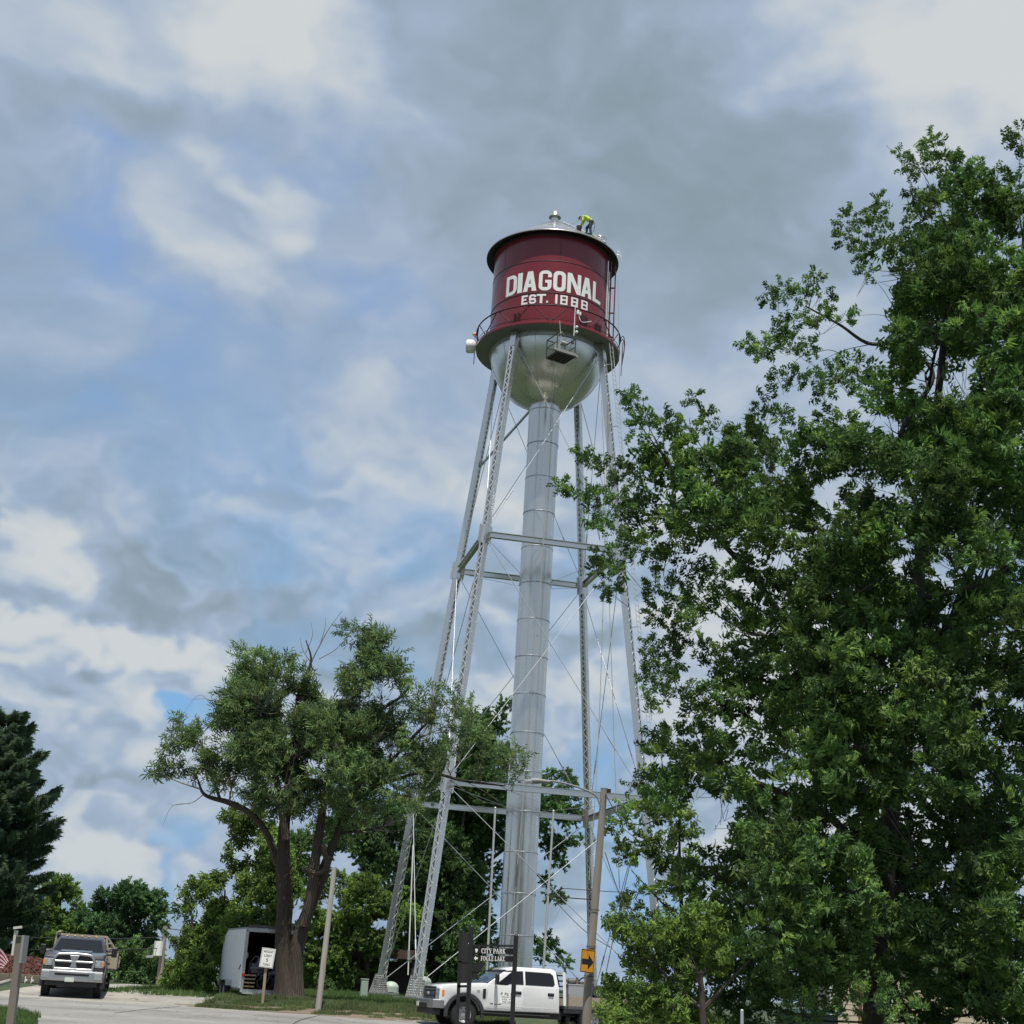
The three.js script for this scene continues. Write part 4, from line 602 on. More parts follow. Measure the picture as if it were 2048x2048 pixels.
{
  // the dark truck facing the road on the drive
  const p = at(137, 1996, 50.0); p.y = groundY(p.x, p.z) + .01;
  const { t, P } = truck({ name: 'grey_truck', label: 'dark grey flatbed truck facing the camera on the drive at left', category: 'truck', pos: p, turn: Math.PI / 2 + .215, front: 'tall', roof: 2.03, paint: phys([.028, .029, .034], .35, 0, { clearcoat: 1, clearcoatRoughness: .08 }), flare: mat([.045, .047, .055], .5) });
  const cream = mat([.36, .32, .24], .6), steel = mat([.05, .05, .05], .7);
  P(t, 'bed', box(5.9, .95, 0, 3.1, .1, 2.4, 0, .01), steel);
  P(t, 'tool_box', [box(5.0, 1.28, 1.08, 1.15, .60, .42, 0, .015), box(5.0, 1.6, 1.08, 1.17, .03, .45)], cream);
  P(t, 'tool_box', [box(5.0, 1.28, -1.08, 1.15, .60, .42, 0, .015)], cream);
  P(t, 'box_latch', [box(4.7, 1.4, 1.30, .1, .05, .02), box(5.3, 1.4, 1.30, .1, .05, .02)], M.black);
  P(t, 'rear_crate', [box(6.7, 1.2, 1.12, .7, .05, .36), box(6.7, 1.42, 1.12, .7, .04, .36), ...[-.3, -.1, .1, .3].map(x => box(6.7 + x, 1.25, 1.3, .05, .4, .03)), tube([V(6.4, 1.45, 1.1), V(6.55, 1.58, 1.1), V(6.9, 1.56, 1.1), V(7.0, 1.4, 1.1)], .025, 20)], cream);
  const rk = P(t, 'rack', [bar(V(4.45, 1.0, -1.05), V(4.45, 2.1, -1.0), .06, .06), bar(V(4.45, 1.0, 1.05), V(4.45, 2.1, .78), .06, .06), bar(V(4.45, 2.1, -1.0), V(4.45, 2.1, .8), .07, .07), bar(V(4.45, 2.1, .8), V(4.7, 1.72, 1.12), .06, .06), bar(V(4.7, 1.72, 1.12), V(4.7, 1.55, 1.12), .06, .06), bar(V(4.45, 2.12, -1.0), V(4.35, 2.2, -.9), .1, .06)], cream);
  P(rk, 'rack_bar', [1.88, 1.7, 1.5].map(y => bar(V(4.46, y, -1.0), V(4.46, y, 1.0), .04, .05)), cream);
}
{
  // open cargo trailer, seen from behind
  const p = at(478, 1995, 54.5); p.y = .16; const turn = .36;
  // own axes: back opening in the plane z = 0 facing +z, left edge at x = 0, body to -z
  const t = thing('cargo_trailer', 'white cargo trailer with its back open behind the old tree', 'trailer', p, null, turn), P = (par, n, g, m, more) => part(par, n, g, m, { local: true, ...more });
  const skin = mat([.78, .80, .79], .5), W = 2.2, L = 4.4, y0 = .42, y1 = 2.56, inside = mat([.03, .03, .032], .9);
  P(t, 'left_wall', [box(.02, (y0 + y1) / 2, -L / 2, .04, y1 - y0, L)], skin);
  for (let i = 0; i < 7; i++) P(t, 'wall_panel', box(-.008, (y0 + y1) / 2, -.33 - i * .6, .012, y1 - y0 - .1, .585, 0, .003), skin);
  P(t, 'right_wall', box(W - .02, (y0 + y1) / 2, -L / 2, .04, y1 - y0, L), skin);
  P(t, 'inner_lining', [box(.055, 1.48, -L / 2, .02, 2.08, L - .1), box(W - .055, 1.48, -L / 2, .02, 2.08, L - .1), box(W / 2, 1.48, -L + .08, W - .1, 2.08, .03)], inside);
  P(t, 'roof', [box(W / 2, y1 + .03, -L / 2, W + .02, .06, L, 0, .02)], mat([.30, .31, .31], .6)); P(t, 'front_wall', box(W / 2, 1.49, -L, W, 2.14, .04), skin); P(t, 'floor', box(W / 2, y0, -L / 2, W, .07, L), mat([.14, .11, .08], .9));
  P(t, 'door_frame', [box(.05, 1.49, .0, .10, 2.16, .06), box(W - .05, 1.49, 0, .10, 2.16, .06), box(W / 2, y1 - .03, 0, W, .12, .06), box(W / 2, y0 - .04, 0, W, .12, .07)], M.galv);
  P(t, 'roof_junk', [bar(V(.1, y1 + .12, -.1), V(2.0, y1 + .12, -.15), .08, .10), bar(V(.2, y1 + .1, -.4), V(2.0, y1 + .14, -.5), .06, .06)], mat([.10, .09, .08], .9));
  P(t, 'tail_lamp', new THREE.CylinderGeometry(.065, .065, .03, 20).rotateX(Math.PI / 2).translate(.05, .93, .045), M.redLens);
  P(t, 'grab_bar', bar(V(-.03, 1.12, -.5), V(-.03, 1.28, -.25), .02, .03), M.black);
  for (const z of [-2.1, -2.8]) { const w = P(t, 'wheel', [new THREE.LatheGeometry([[.18, -.1], [.30, -.1], [.335, -.06], [.335, .06], [.30, .1], [.18, .1]].map(q => new THREE.Vector2(...q)), 32).rotateZ(Math.PI / 2).translate(-.12, .335, z)], M.rubber); P(w, 'rim', new THREE.CylinderGeometry(.19, .19, .12, 24).rotateZ(Math.PI / 2).translate(-.15, .335, z), M.galv); }
  P(t, 'mudguard', [box(-.13, .72, -2.45, .24, .03, 1.5, 0, .01), box(-.13, .62, -1.68, .24, .2, .03), box(-.13, .62, -3.22, .24, .2, .03)], M.galv);
  P(t, 'ramp_lip', box(W / 2, .30, .2, W - .1, .05, .35), mat([.30, .34, .33], .6, .3));
  // load: engine-like junk, a tripod of pipes, hoses and crates inside
  const jm = mat([.10, .10, .11], .5, .5), R = rng(7), inv = q => q;
  const place = (name, label, cat, dx, dy, dz, build) => { const m = new THREE.Matrix4().makeRotationY(turn).setPosition(p), w = V(dx, dy, dz).applyMatrix4(m), g = thing(name, label, cat, w, null, turn); build(g); return g; };
  place('generator', 'grey engine-like machine standing in the open trailer', 'machine', .62, y0 + .04, -.5, g => { P(g, 'engine', [box(0, .72, 0, .55, .38, .4, .2, .04), rod(V(-.3, .72, .15), V(.3, .76, .15), .09, 12, .09, true), rod(V(0, .9, .1), V(.05, 1.12, .1), .05, 10), box(.2, .95, .1, .2, .16, .2, .4, .02)], mat([.20, .20, .21], .4, .6)); P(g, 'frame', [bar(V(-.35, .05, .3), V(-.3, .95, .25), .04, .04), bar(V(.35, .05, .3), V(.25, .95, .25), .04, .04), bar(V(-.35, .5, .28), V(.35, .5, .28), .04, .04), bar(V(-.3, .1, .3), V(.3, .8, .26), .035, .035)], jm); P(g, 'wheel', [new THREE.TorusGeometry(.17, .05, 8, 20).translate(.18, .2, .34)], M.rubber); P(g, 'hose', [tube([V(-.3, .9, .2), V(-.1, 1.15, .3), V(.15, .9, .34), V(.3, .6, .36), V(.1, .4, .36)], .025, 30)], jm); });
  place('push_bike', 'dark two-wheeled machine leaning in the trailer doorway', 'machine', 1.12, y0 + .04, -.35, g => { P(g, 'wheel', [new THREE.TorusGeometry(.22, .04, 8, 28).translate(-.1, .26, .1), new THREE.TorusGeometry(.22, .04, 8, 28).rotateY(.5).translate(.35, .26, -.2)], M.rubber); P(g, 'frame', [bar(V(-.1, .26, .1), V(.1, .8, .1), .05, .05), bar(V(.1, .8, .1), V(.35, .26, -.2), .05, .05), bar(V(-.25, .6, .1), V(.2, .95, .1), .05, .05), bar(V(.05, .85, .1), V(.25, 1.05, -.1), .06, .06), rod(V(-.1, .55, .05), V(.15, .6, 0), .1, 12, .1, true)], mat([.15, .15, .16], .35, .7)); });
  place('crate', 'tan wooden slats of a crate at the left of the trailer floor', 'crate', .3, y0 + .04, -.1, g => { for (let i = 0; i < 4; i++) P(g, 'slat', box(0, .08 + i * .13, 0, .42, .05, .3), mat([.26, .20, .12], .85)); });
  place('work_coat', 'pale bag hanging inside the left wall of the trailer', 'bag', .16, y0 + 1.2, -.3, g => P(g, 'bag', new THREE.SphereGeometry(.1, 14, 10).scale(.7, 1.3, .8), mat([.55, .55, .52], .9)));
}
// ---------------------------------------------------------------- poles, signs, wires, tanks and small things
{
  // wooden utility pole right of the truck, with its lamp
  const b = at(1171, 2075, 40.5), tp = at(1208.5, 1577, 40.5); b.y = groundY(b.x, b.z) - .1;
  const m1 = at(1196, 1735, 40.5), m2 = at(1186, 1850, 40.5), m3 = at(1177, 1960, 40.5), pl = thing('utility_pole', 'weathered wooden utility pole right of the white truck', 'utility pole', b);
  const c = curvePts([b, m3, m2, m1, tp], 30); part(pl, 'post', [sweep(c, c.map((_, i) => lerp(.13, .098, i / 30)), 14, .12, 3), new THREE.CircleGeometry(.105, 14).rotateX(-Math.PI / 2).translate(tp.x, tp.y, tp.z)], M.pole);
  part(pl, 'strap', [1735, 1800, 1862].map((y, i) => { const q = c[[17, 12, 8][i]]; return new THREE.CylinderGeometry(.135, .14, .03, 16, 1, true).translate(q.x, q.y, q.z); }), mat([.09, .09, .09], .6, .4));
  part(pl, 'bracket', [box(tp.x + .13, tp.y - .06, tp.z, .12, .1, .1)], M.black);
  const l0 = at(1065, 1562, 40.2), l1 = at(1000 + 30, 1561, 40.2), e = at(1200, 1610, 40.4);
  const lampT = thing('street_light', 'grey street light reaching left from the wooden utility pole', 'street light', e);
  part(lampT, 'arm', tube([e, at(1192, 1592, 40.4), at(1160, 1576, 40.35), at(1110, 1563, 40.25), l0], .028, 30, 8), mat([.24, .245, .25], .6, .2));
  const hx = at(1079, 1562, 40.2); part(lampT, 'head', [rod(hx, at(1064, 1562, 40.2), .085, 14, .085, true), rod(at(1100, 1564, 40.2), hx, .05, 12, .07, true)], mat([.22, .225, .225], .6, .2));
  part(lampT, 'lens', [rod(at(1064, 1563, 40.2), at(1050, 1563, 40.2), .085, 14, .05, true)], M.lens);
  // arrow sign on the pole
  const s = at(1175, 1922, 40.1), sg = thing('arrow_sign', 'yellow sign with a black arrow pointing right on the utility pole', 'sign', s, null, .55);
  const P = (n, g, m) => part(sg, n, g, m, { local: true }), w = .46, h = .61, rr = poly([...arc(w / 2 - .03, h / 2 - .03, .03, 0, 90, 3), ...arc(-w / 2 + .03, h / 2 - .03, .03, 90, 180, 3), ...arc(-w / 2 + .03, -h / 2 + .03, .03, 180, 270, 3), ...arc(w / 2 - .03, -h / 2 + .03, .03, 270, 360, 3)]);
  sg.rotation.z = -.055;
  P('plate', new THREE.ExtrudeGeometry(rr, { depth: .006, bevelEnabled: false }), mat([.62, .29, .015], .45));
  P('arrow', extrude([[-.19, .07], [-.19, -.07], [.02, -.07], [.02, -.19], [.20, 0], [.02, .19], [.02, .07]].map(q => [q[0], q[1] - .02]), .004).translate(0, 0, .007), M.black);
  P('border', extrude([[-w / 2 + .012, -h / 2 + .012], [w / 2 - .012, -h / 2 + .012], [w / 2 - .012, h / 2 - .012], [-w / 2 + .012, h / 2 - .012]], .003, 0, [[[-w / 2 + .026, -h / 2 + .026], [w / 2 - .026, -h / 2 + .026], [w / 2 - .026, h / 2 - .026], [-w / 2 + .026, h / 2 - .026]]]).translate(0, 0, .007), M.black);
  P('mounting_tab', [box(-.02, h / 2 - .09, .011, .012, .12, .004)], mat([.3, .16, .03], .6));
}
{ // grey pole behind the old tree
  const b = at(637, 2008, 50.8), tp = at(669, 1735, 50.8); b.y = groundY(b.x, b.z) - .1;
  const pl = thing('grey_pole', 'slender grey wooden pole between the old tree and the tower leg', 'pole', b); part(pl, 'post', sweep([b, b.clone().lerp(tp, .5), tp], [.105, .095, .08], 14, .08), M.poleGrey);
}
{ // far utility pole at the left with a transformer and lamp
  const b = at(314, 1996, 66), tp = at(331, 1852, 66); b.y = groundY(b.x, b.z); const pl = thing('utility_pole', 'distant utility pole with a transformer behind the grey truck', 'utility pole', b);
  part(pl, 'post', sweep([b, tp], [.14, .10], 12), M.pole); const tr = at(322, 1897, 65.7); part(pl, 'transformer', new THREE.CylinderGeometry(.2, .2, .62, 18).translate(tr.x - .12, tr.y, tr.z), M.white);
  part(pl, 'lamp_arm', [tube([at(326, 1915, 66), at(314, 1910, 66), at(303, 1912, 66)], .03, 12), box(...at(300, 1913, 66).toArray(), .3, .1, .16)], M.galv); part(pl, 'cross_bar', [bar(at(325, 1868, 66), at(334, 1870, 66), .1, .1)], M.pole);
  for (const [y0, y1, l] of [[1874, 1875, 'upper'], [1896, 1899, 'lower']]) single('power_line', `${l} dark wire running left from the distant utility pole`, 'wire', tube([at(329, y0, 66), at(200, y0 + 4, 62), at(60, y1, 58)], .02, 20, 5), M.wire);
  single('power_line', 'dark wire rising right from the distant utility pole behind the thicket', 'wire', tube([at(331, 1856, 66), at(370, 1862, 66), at(420, 1870, 66)], .02, 12, 5), M.wire);
}
{ // wires at the right pole, and its guys
  const far = (l, a) => single('power_line', l, 'wire', tube(a, .016, 20, 5), M.wire);
  far('upper wire crossing the sky behind the utility pole towards the maple', [at(1120, 1776, 60), at(1200, 1782, 60), at(1290, 1786, 60), at(1400, 1790, 60)]);
  far('lower dark wire ending at the utility pole from the tower side', [at(1090, 1789, 44), at(1130, 1795, 42), at(1182, 1799, 40.6)]);
  far('dark wire from the pole top drooping into the maple', [at(1210, 1588, 40.5), at(1245, 1640, 38), at(1290, 1648, 36), at(1330, 1625, 34)]);
  far('dark cable slanting down behind the truck bed to the rear leg', [at(1090, 1780, 68), at(1170, 1862, 66), at(1220, 1895, 65)]);
  far('dark guy wire slanting from the leaves to the ground behind the pole', [at(1262, 1720, 56), at(1240, 1815, 56), at(1205, 1978, 56)]);
  far('bright guy wire slanting right between the utility pole and the maple', [at(1210, 1705, 45), at(1240, 1790, 43), at(1285, 1870, 41)]);
}
{ // two thin vent pipes near the riser
  const v = (x0, y0, x1, y1, l) => { const b = at(x0, y0, 60), tp = at(x1, y1, 60); b.y = groundY(b.x, b.z); const o = thing('steel_mast', l, 'mast', b, 'thin steel masts beside the riser'); part(o, 'shaft', rod(b, tp, .055, 10, .042), M.silverFlat); part(o, 'cap', new THREE.SphereGeometry(.05, 10, 6).translate(tp.x, tp.y, tp.z), M.silverFlat); };
  v(970, 2010, 990.5, 1616, 'thin steel mast just left of the riser'); v(1082, 2010, 1107, 1622, 'thin steel mast just right of the riser');
  const b = at(816, 1950, 66), tp = at(826, 1690, 66); const o = thing('steel_rod', 'bright thin vertical rod between the two left tower legs', 'rod', b); part(o, 'shaft', rod(b, tp, .03, 8), M.white); part(o, 'turnbuckle', rod(at(817, 1920, 66), at(817.5, 1900, 66), .06, 8), M.galv);
}
{ // park sign: black posts and boards with white letters
  const z = 38.6, sg = thing('park_sign', 'black post-and-board sign reading CITY PARK and FOGLE LAKE', 'sign', at(960, 2080, z).setY(0));
  const steel = mat([.010, .010, .012], .5), pst = (x0, y0, x1, y1, w) => { const a = at(x0, y0, z), b = at(x1, y1, z); a.y = 0; return bar(a, b, w, w, Z); };
  for (const q of [[912, 2090, 922, 1862, .09], [932, 2090, 943.5, 1855, .12], [1022, 2090, 1032, 1873, .12]]) part(sg, 'post', [pst(...q), new THREE.SphereGeometry(.06, 10, 8).translate(...at(q[2], q[3], z).toArray())], steel);
  const quad = (x0, y0, x1, y1, x2, y2, th) => { const a = at(x0, y0, z - .02), b = at(x1, y1, z - .02), c = at(x2, y2, z - .02); const w = a.distanceTo(b), h = b.distanceTo(c), ctr = a.clone().add(c).multiplyScalar(.5); const g = new THREE.BoxGeometry(w, h, th), xx = b.clone().sub(a).normalize(), yy = b.clone().sub(c); yy.sub(xx.clone().multiplyScalar(yy.dot(xx))).normalize(); return { g: g.applyMatrix4(new THREE.Matrix4().makeBasis(xx, yy, xx.clone().cross(yy)).setPosition(ctr)), xx, yy, zz: xx.clone().cross(yy), ctr, w, h }; };
  const board = (a, text, icon) => {
    const q = quad(...a, .05), bd = part(sg, 'board', q.g, steel);
    const tx = canvasTex(1024, Math.round(1024 * q.h / q.w), (c, w, h) => { c.fillStyle = '#0a0a0c'; c.fillRect(0, 0, w, h); c.fillStyle = '#e8eae8'; c.font = `bold ${Math.round(h * 1.12)}px serif`; c.textBaseline = 'middle'; c.save(); c.translate(w * .20, h * .52); const tw = c.measureText(text).width; c.scale(w * .58 / tw, 1); c.fillText(text, 0, 0); c.restore();
      const x = w * .085; if (icon === 0) { c.beginPath(); c.arc(x, h * .34, h * .2, 0, 7); c.arc(x + h * .12, h * .42, h * .17, 0, 7); c.fill(); c.fillRect(x - h * .12, h * .45, h * .3, h * .35); } else { c.beginPath(); c.moveTo(x - h * .34, h * .5); c.lineTo(x, h * .12); c.lineTo(x + h * .06, h * .34); c.lineTo(x + h * .36, h * .36); c.lineTo(x + h * .36, h * .66); c.lineTo(x + h * .06, h * .68); c.lineTo(x, h * .9); c.closePath(); c.fill(); } });
    const pg = new THREE.PlaneGeometry(q.w, q.h).applyMatrix4(new THREE.Matrix4().makeBasis(q.xx, q.yy, q.zz).setPosition(q.ctr.clone().addScaledVector(q.zz, .029))); part(bd, 'lettering', pg, mat([1, 1, 1], .5, 0, { map: tx }));
  };
  board([946, 1895, 1030, 1897, 1029, 1909], 'CITY PARK', 0); board([945, 1910.5, 1029, 1912.5, 1028, 1924], 'FOGLE LAKE', 1);
  part(sg, 'cross_rail', [quad(945, 1889, 1031, 1890, 1031, 1894, .07).g, quad(945, 1940, 1028, 1941, 1028, 1944, .05).g, quad(916, 1922, 938, 1922, 938, 1925, .05).g, quad(914, 1970, 936, 1970, 936, 1975, .05).g], steel);
  part(sg, 'back_board', [quad(921, 1866, 938, 1866, 935, 1966, .03).g], mat([.016, .014, .013], .7));
  part(sg, 'brace_plate', [extrude([[0, 0], [.34, 0], [.06, -.42], [0, -.42]], .03).translate(...at(946, 1925, z).toArray())], steel);
}
{ // weight limit sign by the old tree
  const b = at(526, 2000, 51.5); b.y = groundY(b.x, b.z); const tp = at(535, 1900, 51.5), sg = thing('weight_sign', 'white weight limit sign on a tan post before the trailer', 'sign', b);
  part(sg, 'post', bar(b, tp, .09, .09, Z), mat([.30, .24, .16], .9)); const c = at(535, 1916, 51.4);
  const tx = canvasTex(512, 704, (k, w, h) => { k.fillStyle = '#e9e9e4'; k.fillRect(0, 0, w, h); k.strokeStyle = '#111'; k.lineWidth = 12; k.strokeRect(22, 22, w - 44, h - 44); k.fillStyle = '#101010'; k.textAlign = 'center'; k.textBaseline = 'middle'; const L = (t, y, s, sx = 1) => { k.font = `bold ${s}px sans-serif`; k.save(); k.translate(w / 2, y); k.scale(sx, 1); k.fillText(t, 0, 0); k.restore(); }; L('WEIGHT', 120, 118, .82); L('LIMIT', 270, 118, .9); L('5', 430, 170); L('TONS', 595, 118, .9); });
  const pl = part(sg, 'plate', box(0, 0, 0, .48, .65, .012, 0, .004).rotateZ(-.075).rotateY(.12).translate(c.x, c.y, c.z), M.white); part(pl, 'lettering', new THREE.PlaneGeometry(.47, .64).rotateZ(-.075).rotateY(.12).translate(c.x + .0012, c.y, c.z + .0105), mat([1, 1, 1], .5, 0, { map: tx }));
}
{ // left post with the backs of signs
  const b = at(14, 2110, 18.6), tp = at(43, 1871, 18.6); b.y = 0; const pl = thing('sign_post', 'weathered wooden post with sign backs at the lower left corner', 'sign post', b);
  part(pl, 'post', bar(b, tp, .09, .09, Z), mat([.22, .195, .165], .9, 0, { map: rep(T.grain, 3, 2) })); part(pl, 'sign_back', [bar(at(44.5, 1926, 18.55), at(51.5, 1871, 18.55), .03, .2, Z)], mat([.26, .27, .27], .6, .3)); 
  part(pl, 'narrow_sign', [bar(at(26, 1911, 18.55), at(32.5, 1861, 18.55), .03, .07, Z), bar(at(27, 1856, 18.5), at(44, 1854, 18.5), .02, .03)], mat([.50, .50, .42], .6)); part(pl, 'bracket', [bar(at(33, 1895, 18.6), at(38, 1895, 18.6), .03, .03), bar(at(34.5, 1912, 18.6), at(38, 1880, 18.6), .02, .02)], M.galv);
}
{ // flag at the left edge: hanging folds with red and pale stripes
  const z = 24, o = at(-14, 1880, z), fl = thing('flag', 'red and white striped flag drooping at the left edge', 'flag', o), n = 9;
  const pts = i => { const t = i / n; return [at(lerp(-6, -20, t), lerp(1890, 1935, t), z), at(lerp(6, -4, t), lerp(1903, 1936, t), z + .1), at(lerp(17, 6, t), lerp(1922, 1936, t), z - .05)]; };
  for (let i = 0; i < n; i++) { const a = curvePts(pts(i), 10), c = curvePts(pts(i + 1), 10), pos = []; for (let k = 0; k < 10; k++) for (const q of [a[k], a[k + 1], c[k + 1], a[k], c[k + 1], c[k]]) pos.push(q.x, q.y, q.z); const g = new THREE.BufferGeometry(); g.setAttribute('position', new THREE.Float32BufferAttribute(pos, 3)); g.computeVertexNormals(); part(fl, 'stripe', g, mat(i % 2 ? [.10, .03, .04] : [.62, .42, .42], .85)); }
  part(fl, 'staff', rod(at(-30, 2000, z), at(-12, 1850, z), .02, 8), M.galv);
}
{ // mulch bank and landscape timbers left of the drive
  const pos = [], idx = [], nx = 40, nz = 16; for (let j = 0; j <= nz; j++) for (let i = 0; i <= nx; i++) { const x = lerp(-26, -17.2, i / nx), z = lerp(57.2, 62, j / nz); pos.push(x, groundY(x, -z) + .2 + .75 * smooth(0, 1, j / nz) * (1 - .25 * smooth(.6, 1, i / nx)) + .06 * noise3(x * 3, 0, z * 3), -z); } for (let j = 0; j < nz; j++) for (let i = 0; i < nx; i++) { const a = j * (nx + 1) + i; idx.push(a, a + 1, a + nx + 2, a, a + nx + 2, a + nx + 1); }
  const g = new THREE.BufferGeometry(); g.setAttribute('position', new THREE.Float32BufferAttribute(pos, 3)); g.setIndex(idx); g.computeVertexNormals(); g.setAttribute('uv', new THREE.Float32BufferAttribute(pos.filter((_, i) => i % 3 !== 1), 2)); setting('mulch_bank', g, mat([.10, .045, .035], 1, 0, { map: rep(T.blotch, 1.2, 1.2) }), 'structure', 'bank of red brown mulch behind the landscape timbers');
  const ms = [], cs = [], R = rng(8), ob = new THREE.Object3D(); for (let i = 0; i < 5000; i++) { const k = Math.floor(R() * pos.length / 3) * 3; ob.position.set(pos[k] + (R() - .5) * .3, pos[k + 1] + .02, pos[k + 2] + (R() - .5) * .3); ob.rotation.set(R() * 3, R() * 6, R() * 3); ob.scale.setScalar(.6 + R()); ob.updateMatrix(); ms.push(ob.matrix.clone()); cs.push(new THREE.Color().setRGB(.075 + .08 * R(), .032 + .04 * R(), .024 + .03 * R())); }
  const ch = copies(scene, numbered('mulch_chips'), new THREE.BoxGeometry(.11, .02, .035), mat([1, 1, 1], 1), ms, cs); ch.userData.label = 'red brown mulch chips covering the bank'; ch.userData.category = 'mulch';
  const wall = thing('timber_edging', 'low grey timber edging holding the mulch bank', 'edging', V(-20, groundY(-20, -57), -57.1));
  for (let i = 0; i < 5; i++) for (let k = 0; k < 2; k++) part(wall, 'timber', box(-25.2 + i * 1.84 + k * .5, groundY(-20, -57) + .08 + k * .15, -57.1, 1.82, .145, .15, 0, .012), mat([.19 + .03 * k, .165 + .03 * k, .14], .9, 0, { map: T.grain }));
  const pf = at(44, 1975, 56.6); const lm = thing('path_lights', 'pair of small white lights set against the timber edging', 'garden lights', V(pf.x, groundY(pf.x, -56.6), -56.6)); for (const d of [0, .24]) part(lm, 'stake', [box(pf.x + d, groundY(pf.x, -56.6) + .14, -56.85, .03, .24, .03), box(pf.x + d + .05, groundY(pf.x, -56.6) + .12, -56.85, .07, .07, .04)], M.white);
}
{ // tank, cabinet and shed at the tower's left feet
  const a = at(846, 1994, 84), tank = thing('storage_tank', 'pale domed tank on a green stand behind the near left tower foot', 'tank', a.setY(groundY(a.x, a.z)));
  const ty = at(846, 1965, 84).y; part(tank, 'dome', [new THREE.SphereGeometry(.42, 24, 16).scale(1, .8, 1).translate(a.x, ty, a.z), lathe([[.42, ty - .3], [.42, ty]], a.x, a.z, 24)], mat([.36, .42, .36], .5)); part(tank, 'stand', [box(a.x, ty - .4, a.z, .9, .2, .7), ...[-.4, .4].map(q => box(a.x + q, ty - .8, a.z, .08, .9, .5))], mat([.20, .27, .22], .6));
  for (const [px, l] of [[780, 'pale domed tank seen between the two left tower feet']]) { const q = at(px, 1994, 86); q.y = groundY(q.x, q.z); const y = at(px, 1975, 86).y, t2 = thing('storage_tank', l, 'tank', q); part(t2, 'dome', [new THREE.SphereGeometry(.46, 24, 16).scale(1, .75, 1).translate(q.x, y, q.z), lathe([[.46, y - .25], [.46, y]], q.x, q.z, 24)], mat([.40, .46, .39], .5)); part(t2, 'stand', [box(q.x, y - .36, q.z, 1.0, .22, .8), box(q.x - .4, y - .8, q.z, .08, .9, .5), box(q.x + .4, y - .8, q.z, .08, .9, .5)], mat([.20, .27, .22], .6)); }
  const c = at(726, 2003, 68); c.y = groundY(c.x, c.z); const cab = thing('green_cabinet', 'small pale green utility cabinet left of the rear left tower foot', 'cabinet', c); part(cab, 'case', box(c.x, c.y + .42, c.z, .32, .84, .3, .2, .02), mat([.33, .42, .34], .6)); part(cab, 'lid', box(c.x, c.y + .86, c.z, .36, .04, .34, .2, .01), mat([.36, .45, .37], .6)); part(cab, 'door', box(c.x + .03, c.y + .42, c.z + .152, .24, .7, .01, .2, .003), mat([.31, .40, .32], .6));
  const s = at(762, 2000, 92); s.y = groundY(s.x, s.z); const sh = thing('dark_shed', 'dark open-sided park shelter behind the left tower feet', 'shelter', s), dk = mat([.05, .04, .03], .9);
  for (const [dx, dz] of [[-1.5, -1], [1.9, -1], [-1.5, 1], [1.9, 1]]) part(sh, 'post', box(s.x + dx, s.y + 1.1, s.z + dz, .22, 2.2, .22), dk); part(sh, 'back_wall', box(s.x + .2, s.y + 1.0, s.z - 1.1, 3.4, 2.0, .08), dk); part(sh, 'roof', [extrude([[-2.3, 0], [2.7, 0], [2.2, .55], [-1.8, .55]], 2.6).translate(s.x, s.y + 2.15, s.z - 1.3)], mat([.07, .05, .035], .95));
}
